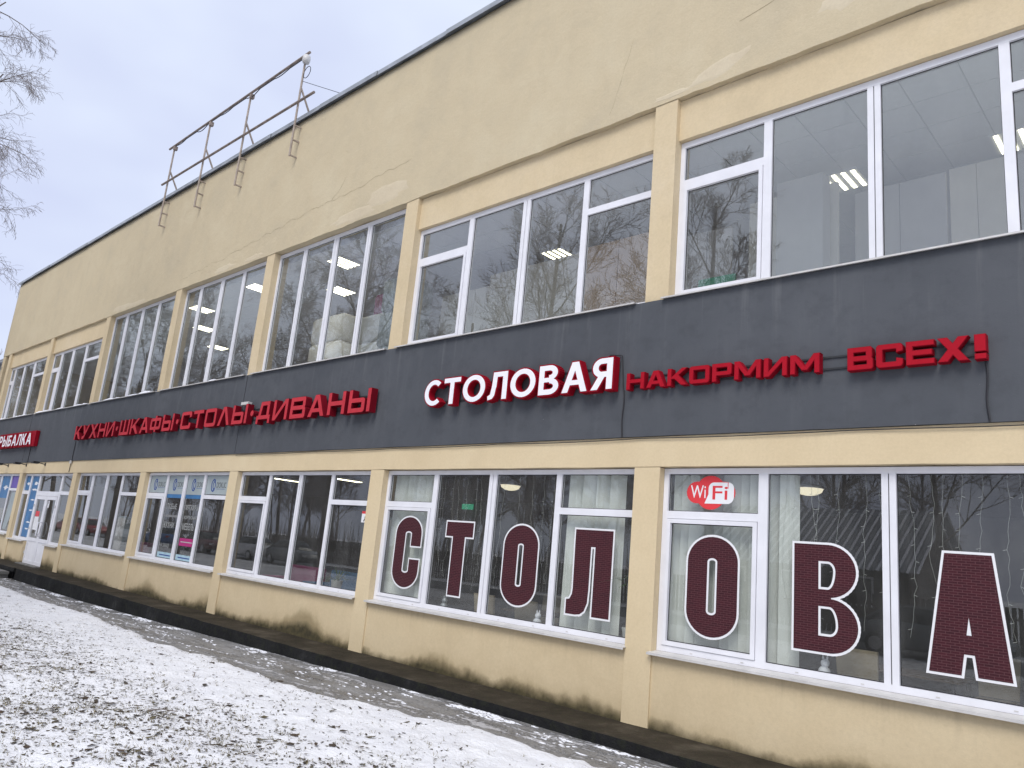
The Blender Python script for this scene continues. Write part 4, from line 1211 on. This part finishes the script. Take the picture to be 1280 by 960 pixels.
for sd, H, sp, dr in ((11, 15.5, 6.4, .22), (23, 17, 6.0, .28), (37, 14, 6.8, .16)):
    wd, tw = grow_tree(sd, H, sp, dr, 4, .17, 1.0, 2.2)
    tree_protos.append((wd.mesh('bare_tree', M['bark'], True), tw.mesh('crown', M['twig'])))
spots = [(-8.5, -17, 1, .4), (-14.5, -13.5, 0, 1.1), (-20.5, -15.5, 2, 2.0), (-27, -12.5, 1, 3.0), (-34, -13, 0, .2), (-42, -12, 2, 1.7), (-51, -14, 1, 2.5), (-62, -12, 0, .9),
         (-3, -27, 2, 4.0), (-17, -26, 1, 5.1), (-28, -25, 0, 4.2), (-40, -26, 2, 5.7), (-56, -27, 1, 1.3), (-75, -16, 2, .5), (-70, -28, 0, 2.1), (-11, -37, 0, 3.3), (-24, -38, 2, .8), (3.6, -36, 1, 2.2), (-90, -22, 1, .1), (-48, -40, 0, 1.9), (-38.5, -6.6, 0, .7), (-46.5, -5.9, 2, 2.2), (-56.5, -6.5, 1, 4.4), (-66, -10.5, 2, 3.9), (-74, -12, 1, 1.8), (-83, -10, 0, 5.0), (-94, -11, 2, .4), (-106, -13, 1, 2.9), (-118, -11, 0, 1.2)]
place = ['across the road', 'by the parked cars', 'on the lawn edge', 'behind the timber house']
for i, (x, y, k, rz) in enumerate(spots):
    t = inst(tree_protos[k][0], 'bare_tree', None, (x, y, hg(x, y) - .05)); t.rotation_euler = (0, 0, rz); s = 1 + .08 * math.sin(i * 2.3); t.scale = (s, s, s)
    c = inst(tree_protos[k][1], 'crown', t, (0, 0, 0))
    tag(t, 'leafless tree mirrored in the glass of the windows', 'tree', 'bare trees mirrored in the windows')
wood_mb = MB()
wr = random.Random(3)
far_w, far_t = grow_tree(53, 13.5, 5.2, .3, 3, .2, 1.0, 7.0)
for q in range(64):
    X = wr.uniform(-170, 30); Y = wr.uniform(-68, -46)
    if X > -32 and wr.random() < .75: continue
    a_ = wr.uniform(0, 6.28); ca, sa = math.cos(a_), math.sin(a_); sc = wr.uniform(.75, 1.1)
    for part in (far_w, far_t):
        n_ = len(wood_mb.v)
        wood_mb.v += [(X + sc * (v[0] * ca - v[1] * sa), Y + sc * (v[0] * sa + v[1] * ca), sc * v[2]) for v in part.v]
        wood_mb.f += [tuple(i_ + n_ for i_ in f_) for f_ in part.f]; wood_mb.m += part.m
    for z0 in range(26):      # scrub under the trees
        t_ = wr.uniform(0, 6.28); r_ = wr.uniform(.5, 5); bx, by = X + r_ * math.cos(t_), Y + r_ * math.sin(t_)
        wood_mb.tube([(bx, by, 0), (bx + wr.uniform(-.6, .6), by + wr.uniform(-.6, .6), wr.uniform(1.5, 4.5))], .07, 3, .02, caps=False)
tag(wood_mb.build('distant_wood', M['twig']), 'leafless wood far across the road, seen as one dark mass in the glass', 'wood', kind='stuff')
wd, tw = grow_tree(91, 17.5, 6.3, .75, 5, .2, .94, .9)
t = wd.build('birch_tree', M['bark'], smooth=True, loc=(-20.4, -8.2, hg(-20.4, -8.2) - .05))
tw.build('crown', M['twig_pale'], t)
t.rotation_euler = (0, 0, 7 * math.pi / 6)
tag(t, 'bare birch with fine drooping twigs reaching into the sky at the left photo edge', 'tree')

# ------------------------------------------------------------------ across the lawn: road, house, fence, cars (seen in the glass)
mb = MB()
xs = [-120 + 4 * i for i in range(51)]
for x in xs: mb.v += [(x, -15.4, .09), (x, -18.2, .12), (x, -21.0, .09)]
for i in range(len(xs) - 1):
    for k in range(2):
        q = i * 3 + k; mb.f.append((q + 1, q + 4, q + 3, q)[::1]); mb.m.append(0)
struct(mb.build('road', M['asphalt']))
H = empty('timber_house', (-9.5, -31, .05))
tag(H, 'dark timber house with a snowy corrugated gable roof mirrored in the right ground-floor window', 'house')
for k in range(14):
    for (x0, x1, y0, y1) in ((-5, 5, 3.94, 4.06), (-5, 5, -4.06, -3.94), (-5.06, -4.94, -3.94, 3.94), (4.94, 5.06, -3.94, 3.94)):
        MB().box(x0, x1, y0, y1, .2 + k * .2, .2 + k * .2 + .192).build('plank', M['plank'], H)
for xx in (-5.0, 5.0): 
    mb = MB(); mb.v += [(xx - .06, -4, 3.0), (xx - .06, 4, 3.0), (xx - .06, 0, 5.6), (xx + .06, -4, 3.0), (xx + .06, 4, 3.0), (xx + .06, 0, 5.6)]
    mb.f += [(0, 2, 1), (3, 4, 5), (0, 1, 4, 3), (1, 2, 5, 4), (2, 0, 3, 5)]; mb.m += [0] * 5
    mb.build('gable', M['plank'], H)
for s in (-1, 1):
    mb = MB(); n = 112
    for k in range(n + 1):
        x = -5.6 + 11.2 * k / n; dz = .035 * math.sin(k * math.pi)if False else (.04 if k % 2 else 0)
        mb.v += [(x, 0, 5.72 + dz), (x, s * 4.7, 2.66 + dz)]
    for k in range(n):
        mb.f.append((2 * k, 2 * k + 1, 2 * k + 3, 2 * k + 2)); mb.m.append(1 if k % 4 == 3 else 0)
    mb.build('roof', [M['cladding'], M['snow_clump']], H)
for x in (-3, 0, 3):
    w = MB().box(x - .6, x + .6, 4.07, 4.12, 1.1, 2.4).build('window', M['pvc'], H)
    MB().box(x - .52, x + .52, 4.125, 4.135, 1.18, 2.32).build('pane', M['car_glass'], w)
F = empty('board_fence', (0, -24.0, 0))
tag(F, 'dark board fence beyond the road mirrored in the ground-floor glass', 'fence')
bm_ = MB().box(0, .14, 0, .025, 0, 1.7).mesh('fence_board', M['plank'])
for k in range(280):
    inst(bm_, 'fence_board', F, (-52 + k * .2, 0, .05))
MB().box(-52, 4, -.06, -.001, .45, .53).build('fence_rail', M['plank'], F); MB().box(-52, 4, -.06, -.001, 1.3, 1.38).build('fence_rail', M['plank'], F)

paints = {}
def paint(name, c): paints[name] = simple(name, c, .25, .04, 2, spec=.6); return paints[name]
for n_, c in (('silver_paint', (.42, .43, .45)), ('white_paint', (.72, .72, .74)), ('red_paint', (.35, .02, .025)), ('blue_paint', (.03, .12, .32)), ('dark_red_paint', (.14, .02, .03)), ('grey_paint', (.17, .18, .19))): paint(n_, c)
def loft(sec, mat, name, parent, n=None):
    mb = MB(); m = len(sec[0])
    for s in sec: mb.v += s
    for i in range(len(sec) - 1):
        for k in range(m):
            mb.f.append((i * m + k, i * m + (k + 1) % m, (i + 1) * m + (k + 1) % m, (i + 1) * m + k)); mb.m.append(0)
    mb.f.append(tuple(range(m))[::-1]); mb.f.append(tuple((len(sec) - 1) * m + k for k in range(m))); mb.m += [0, 0]
    return mb.build(name, mat, parent, smooth=True)
def make_car(x, y, rz, pt, lab):
    c = empty('parked_car', (x, y, .1), rz)
    tag(c, lab, 'car', 'cars parked along the road')
    sec = []
    for (X, zb, zt, hw) in ((-2.15, .45, .80, .62), (-2.05, .30, .95, .78), (-1.5, .24, 1.0, .86), (-.6, .22, 1.0, .88), (.6, .22, .98, .88), (1.3, .24, .92, .86), (1.9, .30, .80, .78), (2.12, .42, .68, .60)):
        r = .12
        sec.append([(X, -hw + r, zb), (X, hw - r, zb), (X, hw, zb + r), (X, hw, zt - r * 1.3), (X, hw - r * 1.3, zt), (X, -hw + r * 1.3, zt), (X, -hw, zt - r * 1.3), (X, -hw, zb + r)])
    loft(sec, pt, 'body', c)
    cab = []
    for (X, zt, hw) in ((-1.75, .985, .70), (-1.1, 1.40, .60), (-.5, 1.46, .60), (.2, 1.42, .60), (1.0, .97, .68)):
        cab.append([(X, -hw - .08, .94), (X, hw + .08, .94), (X, hw, zt - .05), (X, hw - .1, zt), (X, -hw + .1, zt), (X, -hw, zt - .05)])
    loft(cab, M['car_glass'], 'cabin_glass', c)
    MB().box(-1.05, .15, -.56, .56, 1.425, 1.475).build('roof', pt, c)
    for sx in (-1.32, 1.32):
        for sy in (-1, 1):
            mb = MB(); mb.tube([(sx, sy * .70, .31), (sx, sy * .89, .31)], .31, 16)
            w = mb.build('wheel', M['tyre'], c)
            MB().tube([(sx, sy * .885, .31), (sx, sy * .90, .31)], .20, 12).build('rim', M['rim'], w)
    for sy in (-1, 1):
        MB().box(1.98, 2.10, sy * .55 - .14, sy * .55 + .14, .60, .72).build('headlight', M['lamp_glass'], c)
        MB().box(-2.14, -2.04, sy * .58 - .13, sy * .58 + .13, .72, .86).build('tail_light', M['tail'], c)
    return c
for (x, y, rz, pn, lab) in ((-.9, -16.6, 0, 'grey_paint', 'grey saloon car mirrored beside the A letter in the right window'), (-36, -16.5, 0, 'grey_paint', 'grey car mirrored in the window left of the letters'),
                            (-41.5, -16.6, math.pi, 'white_paint', 'white car mirrored in the window left of the letters'), (-47.8, -16.6, .04, 'dark_red_paint', 'dark red car mirrored at the right of the furniture shop window'),
                            (-54.8, -16.4, math.pi, 'blue_paint', 'blue car mirrored in the furniture shop window'), (-60.5, -16.6, 0, 'white_paint', 'white car mirrored at the left pane of the furniture shop window'),
                            (-70.5, -16.6, 0, 'red_paint', 'bright red car mirrored in the window right of the entrance'), (-76.5, -16.5, math.pi, 'red_paint', 'second red car mirrored at the left of the window right of the entrance')):
    make_car(x, y, rz, paints[pn], lab)

# neighbouring block beyond the left end
NB = empty('neighbour_block', (-52, 6, -.4))
tag(NB, 'grey clad block beyond the left end of the cream building', 'building')
MB().box(-8, 8, -4, 8, 0, 10.6).build('wall', M['cladding'], NB)
MB().box(-8.2, 8.2, -4.2, 8.2, 10.604, 10.8).build('roof', M['galv'], NB)

# ------------------------------------------------------------------ inside: blinds, garlands, lamps, furniture
louver = MB()
def blinds(x0, x1, z0, z1, lab, y=.30):
    b = empty('vertical_blind', (x0, y, z1))
    tag(b, lab, 'blind')
    MB().box(0, x1 - x0, -.02, .03, -.06, 0).build('head_rail', M['pvc_dirty'], b)
    x = .02
    while x < x1 - x0 - .08:
        a_ = random.uniform(.15, .75); w = .127
        mb = MB(); dx, dy = w * math.cos(a_), w * math.sin(a_); j = random.uniform(-.006, .006)
        mb.quad((x, 0, -.06), (x + dx, dy, -.06), (x + dx + j, dy + j, z0 - z1), (x + j, j, z0 - z1))
        mb.quad((x + .001, .002, -.06), (x + j + .001, j + .002, z0 - z1), (x + dx + j, dy + j + .002, z0 - z1), (x + dx, dy + .002, -.06))
        mb.build('louver', M['blind'], b); x += .122 + random.uniform(-.006, .016)
blinds(.25, 2.03, .98, 3.36, 'pale vertical blinds behind the first O of the right window')
blinds(-5.95, -4.80, .98, 3.36, 'pale vertical blinds behind the open round letter at the left')
blinds(-1.62, -.50, .98, 3.36, 'pale vertical blinds behind the arched letter')
def garland(x0, x1, lab, y=.27):
    g = empty('light_garland', (x0, y, 3.33)); tag(g, lab, 'garland', 'string light curtains')
    x = .05
    while x < x1 - x0:
        L = random.uniform(1.45, 2.05); pts = []; px_ = x; z = 0; mb = MB()
        while z < L:
            pts.append((px_, random.uniform(-.01, .01), -z)); z += .09; px_ += random.uniform(-.014, .014) * (1 + z)
        mb.tube(pts, .0019, 3)
        for k in range(3, len(pts), 2):
            if random.random() < .75:
                s = random.choice((-1, 1)); p = pts[k]
                mb.tube([p, (p[0] + s * .035, p[1] - .01, p[2] - .012)], .0026, 3)
        mb.build('light_string', M['wire'], g); x += random.choice((.10, .19, .24, .30))
garland(1.75, 3.05, 'thin string lights hanging behind the B shaped letter')
garland(3.25, 4.5, 'thin string lights hanging behind the A letter')
garland(-4.6, -3.25, 'thin string lights hanging behind the T shaped letter')
garland(-3.0, -1.75, 'thin string lights hanging behind the O on the dark pane')
# round ceiling lamps
for (x, y, lab) in ((1.22, 2.6, 'round lit ceiling lamp seen above the B shaped letter'), (-5.05, 2.6, 'round lit ceiling lamp seen above the O in the left letter window')):
    d = empty('ceiling_lamp', (x, y, 3.45)); tag(d, lab, 'lamp')
    MB().lathe([(0, -.005), (.22, -.005), (.24, -.03), (.22, -.05)], 0, 0, 20).build('lamp_base', M['pvc'], d)
    MB().lathe([(.21, -.052), (.19, -.10), (.12, -.14), (.05, -.155), (0, -.157)], 0, 0, 20).build('lamp_shade', M['dome'], d, smooth=True)
e = MB().box(-11.05, -10.6, 6.9, 6.95, 3.18, 3.34).build('exit_sign', M['exit']); tag(e, 'small green lit exit sign deep inside the canteen', 'exit sign')
# fluorescent ceiling fittings upstairs
def fitting(x, y, lab, z=8.942):
    f = empty('ceiling_light', (x, y, z)); tag(f, lab, 'ceiling light', 'square fluorescent ceiling lights')
    MB().box(-.33, .33, -.33, .33, -.03, 0).build('housing', M['ceil_tile'], f)
    for k in range(4):
        q = -.24 + .16 * k
        MB().box(q - .03, q + .03, -.31, .31, -.042, -.031).build('tube', M['tube'], f)
for (x, y, lab) in ((-5.1, 3.6, 'four-tube ceiling light in the middle of the upper window above the dark band signs'), (4.0, 3.65, 'four-tube ceiling light at the right edge upper window'), (1.43, 3.55, 'four-tube ceiling light half hidden by the partition in the right upper window'),
                    (-10.3, 1.15, 'nearer four-tube ceiling light in the upper window left of centre'), (-12.3, 2.45, 'further four-tube ceiling light in the upper window left of centre'),
                    (-18.35, 1.15, 'upper of two ceiling lights at the left of the narrow upper window'), (-20.7, 2.35, 'lower of two ceiling lights at the left of the narrow upper window'), (-14.4, 1.05, 'ceiling light cut by the pilaster in the narrow upper window'),
                    (-23, 4.0, 'added ceiling light deep in the far upper hall, brightening the room')):  # last fitting is an added lamp, put in to brighten the upper hall
    fitting(x, y, lab)
for (x, lab) in ((-9.75, 'long lit ceiling tube inside the window left of the letters'), (-12.6, 'faint lit ceiling tube at the left of that window')):
    f = empty('ceiling_light', (x, 1.8, 3.44)); tag(f, lab, 'ceiling light')
    MB().box(-.12, .12, -.4, .4, -.05, 0).build('housing', M['pvc_dirty'], f); MB().box(-.08, .08, -.38, .38, -.062, -.051).build('tube', M['tube'], f)
# partition boards upstairs
def partition(x0, x1, y, z1, mat, lab, step=1.0, th=.06):
    p = empty('partition_wall', (x0, y, 5.605)); tag(p, lab, 'partition')
    x = 0; k = 0
    while x < x1 - x0 - .02:
        w = min(step, x1 - x0 - x)
        MB().box(x, x + w - .012, 0, th, 0, z1 - 5.605).build('board', M[mat], p); x += w; k += 1
partition(.13, 1.67, 2.62, 8.43, 'partition', 'beige partition boards behind the left panes of the right upper window')
partition(.83, 1.60, 2.17, 8.42, 'partition3', 'grey boxed column before the beige partition in the right upper window', 1.0, .3)
partition(1.72, 3.10, 3.22, 8.45, 'partition3', 'grey boards beside the boxed column in the right upper window', .70)
partition(3.15, 3.90, 3.18, 8.45, 'partition', 'pale beige board pair in the middle of the right upper window', .37)
partition(3.94, 6.0, 3.20, 8.45, 'partition3', 'grey boards at the right side of the right upper window', 1.0)
partition(-8.3, -6.5, 2.9, 8.2, 'partition', 'pale board in the left part of the middle upper window', 1.2)
partition(-6.4, -3.5, 2.7, 8.36, 'partition', 'beige boards behind the middle upper window', .9)
partition(-3.45, -1.85, 2.6, 8.38, 'partition2', 'tan boards at the right of the middle upper window', .8)
partition(-1.8, -.4, 3.0, 8.3, 'partition3', 'grey boards tucked behind the pilaster right of the middle upper window', .9)
g = MB().box(.25, .85, .75, .80, 5.62, 6.35).build('green_board', M['green_sign']); tag(g, 'green board with rounded top leaning inside the lower left of the right upper window', 'board')
# furniture in the upper hall
rr = random.Random(4)
for (x, y, w, d, h, mt, lab) in ((-10.7, 1.6, 1.4, .8, 1.55, 'partition', 'tall pale wrapped mattress stack behind the left centre upper window'), (-9.3, 2.0, 1.2, .8, 1.9, 'pot', 'white wrapped bundle beside the mattress stack upstairs'), (-8.3, 1.8, .9, .8, 2.15, 'poster_pale', 'pale blue wrapped bundle at the right of the upper hall window'), (-9.7, 2.4, .7, .6, 2.35, 'pink', 'dark pink cushion pile beneath the ceiling light upstairs')):
    b = empty('wrapped_furniture', (x, y, 5.605)); tag(b, lab, 'furniture')
    z = 0
    while z < h:
        k = rr.uniform(.55, .95); mb = MB()
        prof = [(w / 2 * .93, 0), (w / 2, .08), (w / 2, k - .08), (w / 2 * .9, k)]
        vs = []
        for (q, zz) in prof:
            f_ = q / (w / 2)
            vs.append([(-w / 2 * f_, -d / 2 * f_, z + zz), (w / 2 * f_, -d / 2 * f_, z + zz), (w / 2 * f_, d / 2 * f_, z + zz), (-w / 2 * f_, d / 2 * f_, z + zz)])
        loft(vs, M[mt], 'bundle', b); z += k + .004
# canteen furniture
def chair(x, y, rz, mat, lab):
    c = empty('chair', (x, y, .302), rz); tag(c, lab, 'chair', 'canteen chairs by the window')
    MB().box(-.22, .22, -.22, .22, .43, .49).build('seat', M[mat], c)
    mb = MB(); mb.v += [(-.22, .20, .50), (.22, .20, .50), (.24, .27, 1.0), (-.24, .27, 1.0), (-.22, .24, .50), (.22, .24, .50), (.24, .31, 1.0), (-.24, .31, 1.0)]
    mb.f += [(0, 1, 2, 3), (7, 6, 5, 4), (3, 2, 6, 7), (0, 4, 5, 1), (1, 5, 6, 2), (0, 3, 7, 4)]; mb.m += [0] * 6
    mb.build('backrest', M[mat], c)
    for sx in (-.19, .19):
        for sy in (-.19, .19): MB().tube([(sx, sy, 0), (sx, sy, .43)], .018, 6).build('leg', M['wood'], c)
def table(x, y, lab):
    t = empty('table', (x, y, .302)); tag(t, lab, 'table', 'canteen tables by the window')
    MB().box(-.6, .6, -.4, .4, .72, .75).build('tabletop', M['wood'], t)
    for sx in (-.52, .52):
        for sy in (-.33, .33): MB().tube([(sx, sy, 0), (sx, sy, .72)], .025, 6).build('leg', M['black'], t)
chair(-2.55, .85, math.pi, 'beige_chair', 'beige chair with its back to the glass under the O on the dark pane')
chair(-3.5, .85, math.pi, 'beige_chair', 'beige chair with its back to the glass under the T shaped letter')
chair(-3.9, 2.6, 0, 'beige_chair', 'beige chair at the far side of the left canteen table')
chair(-2.6, 2.6, .1, 'beige_chair', 'beige chair at the far side, nearer the pale blinds')
chair(2.6, .9, math.pi, 'beige_chair', 'beige chair with its back to the glass under the B shaped letter')
chair(3.6, 2.5, 0, 'beige_chair', 'beige chair beyond the table of the right window')
table(-3.2, 1.7, 'dark table behind the T shaped and O letters'); table(2.9, 1.7, 'dark table behind the B shaped letter')
# soft toys on the sill
for (x, lab) in ((-2.05, 'small white plush toy on the sill beside the mullion'), (-4.2, 'small grey plush toy on the sill below the T shaped letter'), (2.35, 'small white plush pair on the sill under the B shaped letter')):
    p = empty('plush_toy', (x, .30, .95)); tag(p, lab, 'plush toy')
    for nm, cx, cz, r_ in (('body', 0, .07, .07), ('head', .01, .17, .05)):
        MB().lathe([(.001, cz - r_)] + [(r_ * math.sin(a_ * math.pi / 8), cz - r_ * math.cos(a_ * math.pi / 8)) for a_ in range(1, 8)] + [(.001, cz + r_)], cx, 0, 10).build(nm, M['snow_clump'] if 'grey' not in lab else M['galv'], p, smooth=True)
    for s in (-1, 1): MB().lathe([(.001, .20), (.012, .215), (.012, .24), (.001, .26)], .01 + s * .025, 0, 8).build('ear', M['snow_clump'] if 'grey' not in lab else M['galv'], p)
def plant(x, y, z, h, lab, n=26, L=.55):
    p = empty('pot_plant', (x, y, z)); tag(p, lab, 'plant')
    MB().lathe([(0, 0), (.09, 0), (.12, .2), (.11, .2), (.1, .17), (0, .17)], 0, 0, 14).build('pot', M['pot'], p)
    if h > .1: MB().tube([(0, 0, .15), (.02, .01, h)], .015, 6).build('stem', M['wood'], p)
    q = random.Random(int(abs(x) * 10))
    for k in range(n):
        a_ = k * 2.4; e_ = q.uniform(.1, 1.3); l_ = L * q.uniform(.7, 1.1); w = .012
        dx, dy = math.cos(a_), math.sin(a_); b0 = Vector((.02, .01, max(h, .17)))
        m_ = b0 + Vector((dx * l_ * .5 * math.cos(e_), dy * l_ * .5 * math.cos(e_), l_ * .55 * math.sin(e_))); t_ = b0 + Vector((dx * l_ * math.cos(e_ * .6), dy * l_ * math.cos(e_ * .6), l_ * .5 * math.sin(e_) - .12 * l_))
        sd = Vector((-dy, dx, 0)) * w
        mb = MB(); mb.quad(b0 - sd * .4, b0 + sd * .4, m_ + sd, m_ - sd); mb.quad(m_ - sd, m_ + sd, t_)
        mb.build('leaf', M['leaf'], p)
plant(-.42, .42, .95, .75, 'spiky-leaved pot plant at the right end of the left letter window')
plant(-7.75, .5, .95, .18, 'spider plant with arching thin leaves in the window left of the letters', 24, .6)
def sofa(x, y, w, mat, lab):
    s = empty('sofa', (x, y, .302)); tag(s, lab, 'sofa')
    for nm, c in (('seat', (-w / 2, w / 2, -.4, .3, .05, .45)), ('backrest', (-w / 2, w / 2, .302, .5, .05, .95)), ('armrest', (-w / 2 - .2, -w / 2 - .002, -.4, .5, .05, .65)), ('armrest', (w / 2 + .002, w / 2 + .2, -.4, .5, .05, .65))):
        o = MB().box(*c).build(nm, M[mat], s); bv = o.modifiers.new('round', 'BEVEL'); bv.width = .06; bv.segments = 3
sofa(-10.9, 1.4, 1.4, 'pink', 'magenta armchair inside the window left of the letters'); sofa(-9.2, 1.5, 1.5, 'blue_uph', 'blue sofa inside the window left of the letters')
sofa(-21.6, 1.6, 1.6, 'pink', 'dark pink sofa inside the window right of the entrance')
cb = empty('display_cabinet', (-20.2, .9, .302)); tag(cb, 'tall pale grey display cabinet inside the window right of the entrance', 'cabinet')
MB().box(-.32, .32, -.25, .25, 0, 1.75).build('carcass', M['poster_pale'], cb); MB().box(-.30, .30, -.275, -.252, .05, 1.7).build('door', M['pvc_dirty'], cb)
cb = empty('display_cabinet', (-8.6, 3.0, .302)); tag(cb, 'grey tall cupboard inside the window left of the letters', 'cabinet')
MB().box(-.45, .45, -.3, .3, 0, 2.3).build('carcass', M['poster_pale'], cb); MB().box(-.43, .43, -.325, -.302, .05, 2.25).build('door', M['partition3'], cb)
